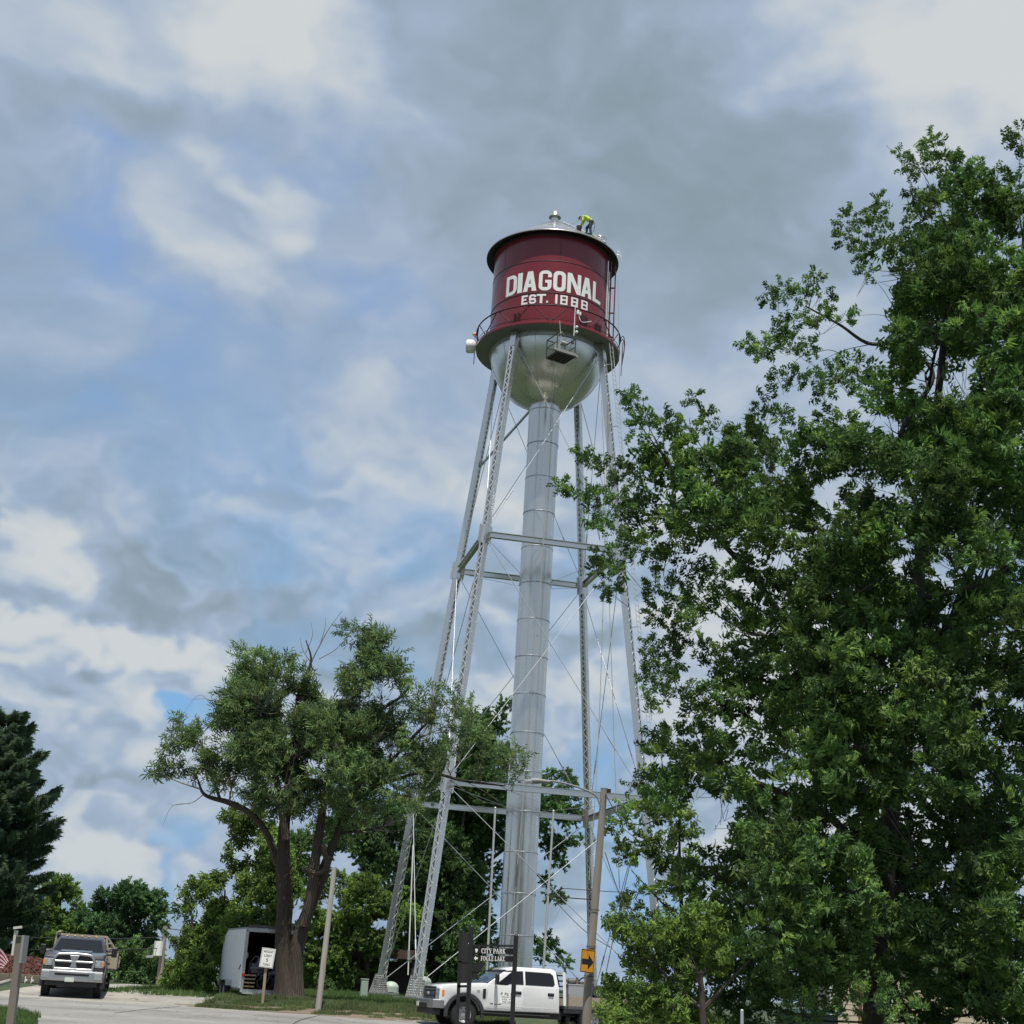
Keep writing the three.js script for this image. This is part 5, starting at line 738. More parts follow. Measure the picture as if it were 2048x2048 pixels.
{ // buildings glimpsed under the maple
  const a = at(1660, 2048, 58); const o = V(a.x, groundY(a.x, a.z), -58), hs = thing('beige_house', 'beige sided house with white trim glimpsed beneath the maple', 'house', o);
  const sid = mat([.50, .43, .31], .8), W = 7, h0 = .4; const boards = 13;
  part(hs, 'wall', [box(o.x + W / 2, o.y + 1.35, o.z - 2.06, W, 2.7, 4)], sid);
  for (let i = 0; i < boards; i++) part(hs, 'siding_board', box(0, 0, 0, W - .24, .205, .02).rotateX(-.05).translate(o.x + W / 2, o.y + .12 + i * .2, o.z - .045), sid);
  for (const x of [.06, W - .06]) part(hs, 'corner_board', box(o.x + x, o.y + 1.35, o.z - .03, .12, 2.7, .08), M.white);
  const win = part(hs, 'window', [box(o.x + 1.55, o.y + 1.2, o.z - .01, .07, 1.5, .09), box(o.x + 2.45, o.y + 1.2, o.z - .01, .07, 1.5, .09), box(o.x + 2, o.y + 1.96, o.z - .01, .97, .08, .09), box(o.x + 2, o.y + .45, o.z - .01, .97, .08, .12)], M.white); part(win, 'pane', box(o.x + 2, o.y + 1.2, o.z - .02, .84, 1.44, .02), M.glassDark);
  part(hs, 'roof', extrude([[-.4, 0], [W + .4, 0], [W + .1, 1.4], [.1, 1.4]], 4.6).translate(o.x, o.y + 2.7, o.z - 4.4), mat([.09, .09, .09], .9));
  const c = at(1625, 2048, 52), lt = thing('teal_shed', 'low shed with a teal ribbed metal roof left of the beige house', 'shed', V(c.x, groundY(c.x, c.z), c.z)); const gy = groundY(c.x, c.z);
  part(lt, 'wall', box(c.x, gy + .4, c.z - 1, 1.9, .8, 1.6), mat([.07, .10, .095], .8)); const rf = part(lt, 'roof', box(c.x, gy + .86, c.z - 1, 2.2, .05, 2.2).rotateX(0), mat([.06, .13, .12], .6, .1)); part(rf, 'rib', Array.from({ length: 9 }, (_, i) => box(c.x - 1 + i * .25, gy + .9, c.z - 1, .04, .04, 2.2)), mat([.06, .13, .12], .6, .1));
  const p = at(1718, 2048, 44), bp = thing('brown_post', 'reddish brown post beside the maple trunk', 'post', V(p.x, groundY(p.x, p.z), p.z)); part(bp, 'post', rod(V(p.x, 0, p.z), at(1721, 1975, 44), .055, 10), mat([.16, .05, .03], .7)); part(bp, 'cap', new THREE.SphereGeometry(.06, 10, 8).translate(...at(1721, 1975, 44).toArray()), mat([.16, .05, .03], .7));
  const y0 = at(1712, 2050, 40), gg = thing('guy_guard', 'yellow guy wire guard leaning by the brown post', 'guard', V(y0.x, 0, y0.z)); part(gg, 'tube', rod(V(y0.x - .5, -.3, y0.z), at(1729, 2026, 40), .035, 8), mat([.6, .5, .05], .5));
  const w0 = at(1485, 2060, 24), wp = thing('marker_post', 'thin pale marker post in front of the leafy shrub', 'post', V(w0.x, 0, w0.z)); part(wp, 'post', [rod(V(w0.x, 0, w0.z), at(1484, 2022, 24), .028, 8), new THREE.SphereGeometry(.03, 8, 6).translate(...at(1484, 2022, 24).toArray())], M.galv);
}
// ---------------------------------------------------------------- leaves and trees
function leafGeo(list) {                                                // list of [matrix, outline] flat leaves, folded on the midrib
  const gs = list.map(([m, o]) => { const pos = [], n = o.length; for (let i = 1; i < n - 1; i++) for (const k of [0, i, i + 1]) pos.push(o[k][0], Math.abs(o[k][0]) * .35 - o[k][1] * o[k][1] * 1.2, o[k][1]); const g = new THREE.BufferGeometry(); g.setAttribute('position', new THREE.Float32BufferAttribute(pos, 3)); g.computeVertexNormals(); g.setAttribute('uv', new THREE.BufferAttribute(new Float32Array(pos.length / 3 * 2), 2)); return g.applyMatrix4(m); });
  return mergeGeometries(gs);
}
const mapleOutline = [[0, 0], [.30, .02], [.24, .20], [.50, .42], [.30, .44], [.26, .66], [.12, .60], [0, 1], [-.12, .60], [-.26, .66], [-.30, .44], [-.50, .42], [-.24, .20], [-.30, .02]];
const lanceOutline = [[0, 0], [.15, .3], [.13, .6], [0, 1], [-.13, .6], [-.15, .3]];
const roundOutline = [[0, 0], [.30, .25], [.32, .6], [0, 1], [-.32, .6], [-.30, .25]];
function sprig(outline, n, len, size, seed, spread = 1) {              // leaves along a short twig that points to +z
  const r = rng(seed), list = [], s = new THREE.Object3D();
  for (let i = 0; i < n; i++) {
    const a = i * 2.4 + r(), z = len * (i / n), k = size * (.75 + .5 * r());
    s.position.set(Math.cos(a) * .03, Math.sin(a) * .03, z); s.rotation.set(0, 0, 0);
    s.lookAt(Math.cos(a) * spread + (r() - .5) * .6, Math.sin(a) * spread * .7 - .35 * r(), z + .45 + r() * .7); s.rotateZ((r() - .5) * 2.2); s.scale.setScalar(k); s.updateMatrix(); list.push([s.matrix.clone(), outline]);
  }
  return leafGeo(list);
}
const SPRIG = {
  maple: sprig(mapleOutline, 14, .34, .10, 3),
  lance: sprig(lanceOutline, 12, .42, .13, 5, .8),
  round: sprig(roundOutline, 14, .42, .105, 7),
  far: sprig(roundOutline, 14, .55, .17, 9),
  needle: (() => { const r = rng(11), list = [], s = new THREE.Object3D(); for (let i = 0; i < 44; i++) { const a = r() * 6.28, z = r() * .42; s.position.set(0, 0, z); s.lookAt(Math.cos(a), Math.sin(a) + .25, z + .5 + r() * 1.2); s.scale.set(.15, .15, .13 + .07 * r()); s.updateMatrix(); list.push([s.matrix.clone(), [[0, 0], [.03, .4], [0, 1], [-.03, .4]]]); } return leafGeo(list); })(),
};
// lobes: [px, py, radius px, distance offset, fullness]; trunk: [px, py, radius m]; all at distance dist
function makeTree(o) {
  const R = rng(o.seed), dist = o.dist, w2 = (x, y, dz = 0) => at(x, y, dist + dz);
  const scaleAt = p => FPX / (p.clone().sub(camera.position).dot(ray(1024, 1024)));
  const base = w2(o.trunk[0][0], o.trunk[0][1]);
  base.y = groundY(base.x, base.z);
  const t = thing(o.name, o.label, o.category ?? 'tree', base, o.group);
  const wood = [], fine = [], nodes = [];
  const stem = (pts, r0, r1, sides, wob = .25) => { const c = pts.length > 2 ? curvePts(pts, Math.max(6, pts.length * 5)) : pts, n = c.length - 1; (r0 > .05 ? wood : fine).push(sweep(c, c.map((_, i) => lerp(r0, r1, Math.pow(i / n, .8))), sides, wob, R() * 9)); return c; };
  for (const list of [o.trunk, ...(o.stems ?? [])]) {
    const pts = list.map(q => w2(q[0], q[1], q[3] ?? 0)); if (list === o.trunk) pts[0].y = base.y - .15;
    const n = list.length, c = curvePts(pts, n * 8), rad = c.map((_, i) => { const f = i / (c.length - 1) * (n - 1), k = Math.min(n - 2, Math.floor(f)); return lerp(list[k][2], list[k + 1][2], f - k); });
    if (list === o.trunk) for (let i = 0; i < 5; i++) rad[i] *= 1 + .5 * Math.pow(1 - i / 5, 2);
    wood.push(sweep(c, rad, 14, .3, R() * 5));
    c.forEach((p, i) => { if (i > c.length * .25 || list !== o.trunk) nodes.push([p, rad[i]]); });
  }
  const spr = [], col = [], ob = new THREE.Object3D(), c0 = new THREE.Color();
  const lobes = [];
  for (const L of o.lobes) {
    const [x, y, r, dz, full] = L, m = o.deep ?? 0;
    if (m && r >= (o.split ?? 80)) for (const q of [-1, 1]) lobes.push([x + (R() - .5) * r * .3, y + (R() - .5) * r * .3, r, (dz ?? 0) + q * m * (.35 + .5 * R()), full ?? 1]);
    else lobes.push([x, y, r, (dz ?? 0) + (R() - .5) * m * 1.2, full ?? 1]);
  }
  lobes.sort((a, b) => b[1] - a[1]);
  for (const [x, y, rp, dz, full] of lobes) {
    const c = w2(x, y, dz), r = rp / scaleAt(c);
    // a limb from the nearest wood below
    let best = null, bd = 1e9; for (const [p, q] of nodes) { const d = p.distanceTo(c) + Math.max(0, p.y - c.y + .5) * 2.5; if (d < bd) { bd = d; best = [p, q]; } }
    const from = best[0], len = from.distanceTo(c), r0 = Math.min(best[1] * .75, .018 + len * .014 + r * .016) * (o.limb ?? 1), mid = from.clone().lerp(c, .5).add(V((R() - .5) * len * .2, -len * .07 * R(), (R() - .5) * len * .2));
    const limb = stem([from, mid, c], r0, r0 * .45, r0 > .06 ? 8 : 6);
    limb.forEach((p, i) => { if (i % 2 === 0 && i > 1) nodes.push([p, r0 * .55]); });
    const nb = Math.round((o.twigs ?? 9) * clamp(r / 1.0, .5, 1.5));
    for (let i = 0; i < nb; i++) {
      const d = V(R() - .5, R() - .3, R() - .5).normalize(), p = limb[Math.floor(limb.length * (.4 + .59 * R()))], q = c.clone().addScaledVector(d, r * (.4 + .45 * R()));
      stem([p, p.clone().lerp(q, .5).add(V(0, -.05 * r, 0)), q], r0 * .32 + .004, .006, 4, 0);
    }
    if (full <= 0) continue;
    
    const N = Math.round((o.density ?? 60) * full * Math.pow(Math.max(r, .2), o.pow ?? 2.0) + 8);
    for (let i = 0, tries = 0; i < N && tries < N * 5; tries++) {
      const d = V(R() * 2 - 1, R() * 2 - 1, R() * 2 - 1); const l = d.length(); if (l > 1 || l < 1e-3) continue; d.divideScalar(l);
      const rr = Math.max(.1, r - Math.min(r * .4, o.inset ?? .12)) * Math.pow(l, .7), p = V(c.x + d.x * rr * 1.03, c.y + d.y * rr * .95, c.z + d.z * rr);
      if (r > (o.solid ?? .5) && noise3(p.x * (o.gapF ?? 1.6), p.y * (o.gapF ?? 1.6), p.z * (o.gapF ?? 1.6)) < (o.gap ?? .36) + .12 * l) continue;
      if (p.y < groundY(p.x, p.z) + .05) continue;
      ob.position.copy(p); const up = o.lift ?? .35;
      ob.lookAt(p.x + d.x + (R() - .5) * .9 + (o.wind ?? 0), p.y + d.y * .7 + up * (R() * 1.3 - .3) + (R() - .5) * .5, p.z + d.z + (R() - .5) * .9);
      ob.rotateZ(R() * 6.28); ob.scale.setScalar((o.size ?? 1) * (.75 + .55 * R()) * (o.leaf === 'maple' ? clamp(r / .62, .62, 1) : 1)); ob.updateMatrix();
      const pal = o.colors, k = Math.min(pal.length - 1, Math.floor(Math.pow(R(), 1.2) * pal.length)); c0.setRGB(...pal[k]).multiplyScalar((.6 + .55 * R()) * (.55 + .9 * noise3(p.x * .8, p.y * .8, p.z * .8)));
      ob.position.sub(base); ob.updateMatrix(); spr.push(ob.matrix.clone()); col.push(c0.clone()); i++;
    }
  }
  for (const [pts, r0, r1] of o.bare ?? []) stem(pts.map(q => w2(...q)), r0, r1, 6);
  part(t, 'trunk', wood, o.bark ?? M.barkMaple);
  if (fine.length) part(t, 'branches', fine, o.twigMat ?? M.barkMaple, { stuff: true });
  if (spr.length) copies(t, 'crown', SPRIG[o.leaf], o.leafMat ?? M.leaf, spr, col);
  return spr.length;
}
const G = {
  shrub: [[.12, .20, .04], [.09, .16, .036], [.15, .24, .045], [.07, .125, .032]],
  belt: [[.12, .25, .07], [.10, .20, .065], [.16, .30, .08], [.085, .17, .06]],
  maple: [[0.118, 0.221, 0.055], [0.101, 0.196, 0.051], [0.154, 0.268, 0.061], [0.083, 0.163, 0.048], [0.227, 0.351, 0.076]],
  old: [[0.165, 0.264, 0.099], [0.132, 0.226, 0.088], [0.198, 0.303, 0.110], [0.231, 0.308, 0.094]],
  bright: [[0.180, 0.300, 0.054], [0.150, 0.258, 0.050], [0.240, 0.360, 0.066], [0.120, 0.204, 0.048]],
  mid: [[0.128, 0.243, 0.074], [0.108, 0.209, 0.068], [0.176, 0.297, 0.081]],
  dark: [[0.104, 0.221, 0.078], [0.085, 0.182, 0.068], [0.143, 0.273, 0.091]],
  pine: [[.075, .145, .085], [.06, .125, .075], [.10, .175, .085], [.15, .22, .095]],
};
const counts = {};
counts.maple = makeTree({
  name: 'maple_tree', label: 'huge dark green maple filling the right side of the photograph', seed: 41, dist: 30, leaf: 'maple', colors: G.maple, density: 86, inset: .2, deep: 3.4, split: 86, gap: .385, gapF: 1.05, twigs: 8, limb: 1.05, lift: .1,
  trunk: [[1742, 2120, .26], [1748, 1980, .21], [1765, 1800, .20], [1785, 1600, .19], [1815, 1350, .165], [1845, 1080, .13], [1872, 840, .10], [1890, 640, .065], [1900, 470, .03]],
  stems: [[[1785, 1600, .13], [1690, 1440, .11], [1600, 1290, .085], [1515, 1165, .07], [1440, 1080, .055], [1370, 990, .035], [1320, 900, .02]], [[1850, 1060, .07], [1800, 880, .06], [1865, 745, .055], [1800, 690, .05], [1735, 686, .04], [1680, 650, .03], [1610, 612, .018]], [[1800, 1480, .12, 1], [1900, 1250, .1, 2], [1985, 1000, .08, 3], [2030, 720, .05, 3], [2050, 420, .03, 3]], [[1770, 1750, .1], [1640, 1620, .08], [1500, 1560, .06], [1390, 1500, .04]], [[1770, 1800, .1, 1], [1900, 1700, .08, 1], [2040, 1620, .06, 1]]],
  bare: [[[[1860, 740], [1800, 640], [1770, 585], [1745, 555]], .014, .004], [[[1800, 640], [1760, 630], [1700, 632]], .01, .003], [[[1790, 620], [1785, 580], [1752, 560]], .009, .003], [[[1900, 470], [1840, 340], [1800, 318], [1772, 290]], .014, .004], [[[1700, 720], [1660, 700], [1600, 712], [1560, 695]], .012, .004], [[[1735, 690], [1690, 700], [1640, 722]], .012, .004], [[[1880, 560], [1860, 420], [1850, 350]], .012, .004]],
  lobes: [
    [1862, 288, 34], [1885, 330, 42], [1920, 350, 46], [1840, 330, 22], [1800, 305, 16], [1818, 338, 22], [1935, 420, 74], [1880, 430, 62], [1835, 395, 34], [1975, 345, 30], [2000, 410, 50], [2045, 275, 36], [2040, 370, 44], [2030, 470, 70],
    [1702, 440, 32], [1696, 474, 28], [1740, 470, 38], [1755, 405, 20], [1752, 430, 18], [1718, 504, 18], [1735, 512, 15], [1790, 470, 42], [1800, 540, 62], [1735, 545, 18], [1850, 520, 86], [1940, 550, 100], [2030, 590, 90], [1850, 610, 60],
    [1880, 660, 92], [1980, 690, 104], [1850, 745, 76], [1930, 790, 100], [2030, 790, 90],
    [1540, 590, 22], [1566, 580, 26], [1600, 590, 26], [1630, 556, 18], [1650, 600, 26], [1690, 634, 20], [1640, 640, 30], [1602, 640, 22], [1575, 655, 28], [1545, 670, 22], [1512, 690, 22], [1495, 688, 14], [1620, 690, 26], [1580, 690, 20], [1560, 760, 24], [1590, 750, 26], [1620, 755, 20], [1665, 750, 38], [1710, 745, 42], [1650, 790, 24], [1745, 775, 34], [1800, 775, 56], [1560, 675, 26], [1525, 708, 15],
    [1272, 806, 26], [1280, 850, 36], [1262, 790, 14], [1385, 792, 16], [1330, 850, 36], [1376, 850, 30], [1412, 840, 30], [1530, 806, 26], [1540, 850, 42], [1565, 830, 30], [1600, 870, 40], [1655, 840, 30], [1690, 860, 44], [1740, 850, 56], [1800, 870, 78], [1440, 870, 46], [1490, 880, 50], [1950, 900, 110],
    [1330, 910, 62], [1390, 920, 66], [1450, 950, 84], [1540, 940, 86], [1630, 940, 84], [1720, 950, 90], [1830, 970, 100], [1940, 1000, 110], [2030, 980, 90],
    [1165, 905, 15], [1182, 924, 18], [1210, 938, 22], [1250, 950, 36], [1290, 960, 48], [1120, 972, 12], [1142, 978, 17], [1170, 975, 19], [1200, 990, 24], [1240, 1000, 34], [1185, 1020, 18], [1205, 1040, 20], [1190, 1050, 14], [1290, 1030, 50], [1345, 1010, 66], [1410, 1040, 70], [1490, 1050, 78],
    [1232, 1066, 15], [1200, 1110, 16], [1226, 1118, 28], [1262, 1090, 34], [1300, 1085, 40], [1190, 1140, 14], [1240, 1140, 18], [1345, 1100, 38], [1230, 1170, 8], [1212, 1178, 6],
    [1580, 1050, 86], [1680, 1060, 96], [1790, 1090, 104], [1900, 1120, 110], [2010, 1120, 100], [1540, 1130, 56], [1610, 1150, 76], [1700, 1170, 90],
    [1330, 1130, 26], [1360, 1155, 34], [1400, 1140, 30], [1310, 1175, 24], [1350, 1200, 40], [1400, 1200, 40], [1310, 1225, 26], [1340, 1250, 36], [1385, 1250, 34], [1300, 1285, 20], [1330, 1300, 30], [1345, 1330, 16], [1295, 1320, 16], [1325, 1340, 14], [1360, 1280, 26], [1290, 1350, 18], [1400, 1290, 15], [1440, 1150, 40], [1450, 1200, 30],
    [1510, 1210, 46], [1480, 1260, 46], [1560, 1240, 74], [1650, 1250, 90], [1760, 1250, 104], [1880, 1250, 112], [2000, 1250, 104], [1430, 1320, 28], [1450, 1290, 26], [1490, 1330, 56], [1560, 1340, 80], [1660, 1350, 96],
    [1325, 1385, 24], [1300, 1400, 16], [1360, 1375, 30], [1400, 1390, 36], [1440, 1400, 50], [1390, 1430, 30], [1520, 1420, 80], [1620, 1440, 96], [1740, 1380, 110], [1860, 1390, 112], [1980, 1390, 110], [1350, 1470, 40], [1310, 1480, 30], [1340, 1520, 56], [1410, 1490, 54],
    [1270, 1570, 24], [1300, 1560, 34], [1255, 1610, 22], [1280, 1620, 28], [1330, 1590, 48], [1400, 1560, 70], [1480, 1520, 84], [1600, 1540, 104], [1720, 1510, 114], [1850, 1520, 120], [1980, 1530, 120],
    [1380, 1640, 64], [1460, 1630, 84], [1560, 1650, 104], [1680, 1640, 116], [1800, 1650, 120], [1930, 1660, 126], [2040, 1650, 110], [1440, 1740, 84], [1540, 1760, 100], [1650, 1770, 112], [1780, 1780, 120], [1900, 1790, 124], [2020, 1780, 116],
    [1560, 1860, 92], [1660, 1870, 96], [1780, 1880, 100], [1900, 1900, 112], [2020, 1900, 110], [1860, 1960, 76], [1960, 1975, 80], [1600, 1930, 60], [1680, 1945, 40], [1800, 1960, 60], [2040, 1990, 60], [1720, 1900, 60], [1620, 1960, 56], [1690, 1930, 50, 1.5], [1780, 1990, 50, 2], [1840, 2010, 64, 1], [1920, 2030, 70, -1], [2000, 2040, 70, 1], [1580, 1990, 50, 1], [1760, 1940, 60, 2.5], [1880, 1990, 60, 3], [1960, 1940, 80, 3], [1640, 1880, 80, 3], [1470, 1890, 70, 2], [1480, 1970, 72, 2], [1545, 1970, 66, 1], [1430, 1850, 60, 2], [1560, 2040, 60, 2], [1430, 1950, 60, 3], [1460, 2040, 60, 3], [1520, 2040, 60, 1], [1610, 2030, 46, -1], [1400, 1900, 50, 3], [1700, 1960, 44, -2], [1745, 1985, 44, -2.5], [1740, 1930, 56, -2.5], [1800, 2010, 44, -2], [1690, 2010, 34, -1.5], [1640, 2000, 36, 2], [1860, 2040, 50, -2], [1950, 2000, 60, -2], [1900, 620, 90, 2], [1960, 480, 80, 2.5], [1870, 480, 50, 1.5], [1960, 620, 90, -2], [1870, 700, 80, -1.5], [1900, 830, 90, 1],
  ],
});
counts.shrub = makeTree({
  name: 'leafy_shrub', label: 'light green leafy shrub low beneath the left side of the maple', category: 'shrub', seed: 52, dist: 27.5, leaf: 'round', size: .5, colors: G.bright, density: 520, deep: 1, split: 60, gap: .42, gapF: 2.0, twigs: 10, lift: .5, limb: .7,
  trunk: [[1410, 2110, .07], [1405, 2020, .06], [1400, 1940, .04]], stems: [[[1405, 2020, .04], [1340, 1960, .03], [1290, 1900, .015]], [[1405, 2020, .04], [1460, 1960, .03], [1500, 1920, .02]]],
  lobes: [[1236, 1848, 8], [1250, 1862, 16], [1275, 1885, 24], [1300, 1875, 24], [1330, 1850, 26], [1310, 1910, 34], [1270, 1930, 24], [1360, 1880, 44], [1410, 1850, 46], [1345, 1940, 50], [1290, 1975, 34], [1400, 1920, 60], [1310, 2020, 40], [1360, 2010, 56], [1270, 2030, 26], [1240, 2040, 16], [1400, 2060, 40], [1255, 1990, 15], [1222, 1972, 9], [1230, 2008, 14], [1215, 2030, 10]],
});
counts.thin = makeTree({
  name: 'thin_tree', label: 'thin pale green tree behind the right-hand tower leg', seed: 63, dist: 62, leaf: 'maple', size: 1.5, colors: G.bright, density: 34, deep: 1, gap: .3, gapF: 1.5, twigs: 6, limb: .6,
  trunk: [[1372, 2010, .12], [1366, 1880, .1], [1360, 1740, .07], [1358, 1620, .03]], stems: [[[1366, 1850, .05], [1300, 1780, .03], [1262, 1740, .015]], [[1362, 1760, .04], [1300, 1700, .025], [1250, 1660, .012]], [[1368, 1900, .04], [1310, 1850, .025], [1250, 1810, .01]]],
  lobes: [[1246, 1655, 24], [1272, 1690, 26], [1252, 1720, 18], [1290, 1660, 26], [1240, 1690, 12], [1355, 1640, 42], [1350, 1700, 44], [1310, 1690, 26], [1340, 1760, 36], [1248, 1796, 10], [1276, 1778, 14], [1264, 1806, 20], [1236, 1822, 14], [1284, 1828, 18], [1222, 1842, 8], [1300, 1845, 20], [1262, 1850, 12], [1400, 1760, 50], [1370, 1830, 40], [1400, 1860, 50], [1220, 1650, 12], [1330, 1610, 30], [1262, 1868, 14], [1292, 1885, 18]],
});
counts.old = makeTree({
  name: 'old_tree', label: 'gnarled old roadside tree with dead branches and a forked trunk beside the trailer', seed: 71, dist: 54, leaf: 'lance', size: .95, colors: G.old, density: 150, inset: .06, deep: 1.4, split: 60, gap: .45, gapF: 1.35, twigs: 13, limb: .9, bark: M.bark, twigMat: M.twig, wind: -.25,
  trunk: [[575, 2010, .60], [573, 1978, .47], [568, 1930, .36], [567, 1880, .31], [569, 1800, .28], [567, 1740, .27], [568, 1660, .22], [580, 1560, .17], [590, 1460, .13], [600, 1380, .08], [622, 1320, .045], [612, 1280, .02]],
  stems: [[[586, 2010, .42, -.1], [588, 1950, .31, -.1], [592, 1900, .27, -.1], [606, 1850, .25, 0], [628, 1795, .22, 0], [646, 1745, .2, 0], [662, 1700, .16, .2], [680, 1650, .11, .3], [686, 1600, .08, .5]], [[606, 1852, .18, -.4], [622, 1790, .19, -.5], [629, 1730, .19, -.3], [640, 1650, .15, 0], [655, 1560, .11, 0], [680, 1470, .08, 0], [705, 1400, .05, 0], [715, 1330, .03, 0]], [[556, 1730, .15, .3], [535, 1670, .14, .2], [505, 1630, .12, 0], [460, 1606, .1, 0], [408, 1588, .06, 0], [396, 1560, .03, 0]], [[440, 1598, .06, 0], [420, 1540, .05, 0], [400, 1480, .03, 0]], [[572, 1680, .15, -.6], [552, 1560, .11, -.8], [520, 1460, .08, -.8], [510, 1380, .05, -.8]], [[662, 1700, .13, .3], [690, 1640, .12, .4], [735, 1580, .1, .4], [790, 1560, .07, .2], [850, 1545, .06, 0], [930, 1562, .05, 0], [1010, 1572, .025, 0]], [[735, 1580, .07, .4], [820, 1480, .06, .2], [860, 1440, .04, 0]], [[670, 1500, .07], [730, 1440, .06], [800, 1395, .05], [818, 1375, .04]], [[646, 1690, .1, -.4], [652, 1735, .09, -.6], [632, 1746, .1, -.8], [606, 1738, .09, -.8]]],
  bare: [[[[600, 1400], [625, 1320], [640, 1290], [655, 1262], [684, 1222]], .04, .008], [[[640, 1290], [650, 1255], [652, 1235]], .02, .006], [[[622, 1325], [606, 1300], [600, 1275]], .025, .006], [[[612, 1305], [625, 1270], [622, 1245]], .015, .005], [[[638, 1318], [670, 1300], [690, 1280]], .02, .006], [[[408, 1588], [385, 1605], [345, 1612], [326, 1650]], .022, .005], [[[385, 1605], [350, 1610], [335, 1608]], .012, .004], [[[440, 1598], [425, 1560], [400, 1535]], .025, .008],
    [[[560, 1560], [470, 1480], [430, 1420], [420, 1380]], .03, .006], [[[440, 1440], [420, 1400], [380, 1400]], .014, .004], [[[470, 1480], [440, 1400], [440, 1370]], .014, .004], [[[430, 1420], [400, 1390], [370, 1420]], .01, .004], [[[800, 1395], [820, 1370], [836, 1355]], .02, .005], [[[800, 1395], [840, 1385], [850, 1370]], .015, .004], [[[930, 1562], [980, 1590], [1040, 1640]], .016, .005], [[[950, 1565], [1000, 1560], [1060, 1530]], .016, .005], [[[900, 1560], [960, 1600], [1000, 1610]], .014, .005], [[[1000, 1572], [1040, 1590], [1080, 1605]], .012, .004]],
  lobes: [
    [388, 1455, 34], [360, 1478, 22], [405, 1490, 36], [340, 1505, 16], [325, 1538, 12], [312, 1546, 8], [388, 1522, 30], [420, 1530, 26], [350, 1535, 14],
    [496, 1312, 20], [518, 1322, 30], [552, 1334, 36], [490, 1352, 22], [512, 1372, 46], [560, 1375, 44], [480, 1390, 34], [478, 1420, 38], [530, 1415, 62], [590, 1365, 32], [600, 1400, 34],
    [492, 1460, 60], [548, 1475, 72], [600, 1490, 74], [655, 1440, 58], [645, 1400, 36],
    [706, 1266, 24], [728, 1270, 28], [745, 1290, 32], [770, 1312, 40], [724, 1318, 48], [790, 1340, 24], [700, 1350, 46], [755, 1362, 56], [690, 1385, 36], [715, 1415, 46], [765, 1395, 40],
    [660, 1490, 66], [700, 1490, 66], [745, 1480, 60], [780, 1500, 50], [460, 1520, 46], [450, 1560, 26], [520, 1540, 60, 0, .8], [590, 1560, 62, 0, .8], [660, 1560, 62, 0, .75], [715, 1560, 56, 0, .6], [700, 1610, 40, 0, .25], [740, 1620, 50, 0, .2], [560, 1605, 40, 0, .5], [780, 1650, 50, 0, .25], [690, 1650, 40, 0, .15],
    [835, 1425, 44, 0, .42], [868, 1402, 38, 0, .42], [905, 1405, 30, 0, .42], [930, 1420, 24, 0, .42], [848, 1470, 46, 0, .42], [895, 1452, 46, 0, .42], [938, 1452, 36, 0, .42], [830, 1515, 44, 0, .42], [880, 1510, 46, 0, .42], [925, 1500, 44, 0, .42], [965, 1490, 36, 0, .42], [1000, 1500, 32, 0, .42], [1030, 1515, 22, 0, .42], [960, 1530, 32, 0, .42], [1010, 1540, 24, 0, .42], [900, 1545, 34, 0, .42], [850, 1560, 34, 0, .42], [1042, 1540, 12, 0, .42], [800, 1590, 40, 0, .7], [840, 1600, 34, 0, .42],
    [690, 1600, 56, 0, .1], [740, 1645, 50, .3, .08], [640, 1610, 50, 0, .25], [560, 1590, 56, 0, .5], [600, 1585, 50, 0, .6], [520, 1580, 44, 0, .6], [470, 1560, 36, 0, .6], [700, 1570, 50, .3, .5], [760, 1560, 40, .3, .4], [660, 1640, 40, .2, .1],
  ],
});
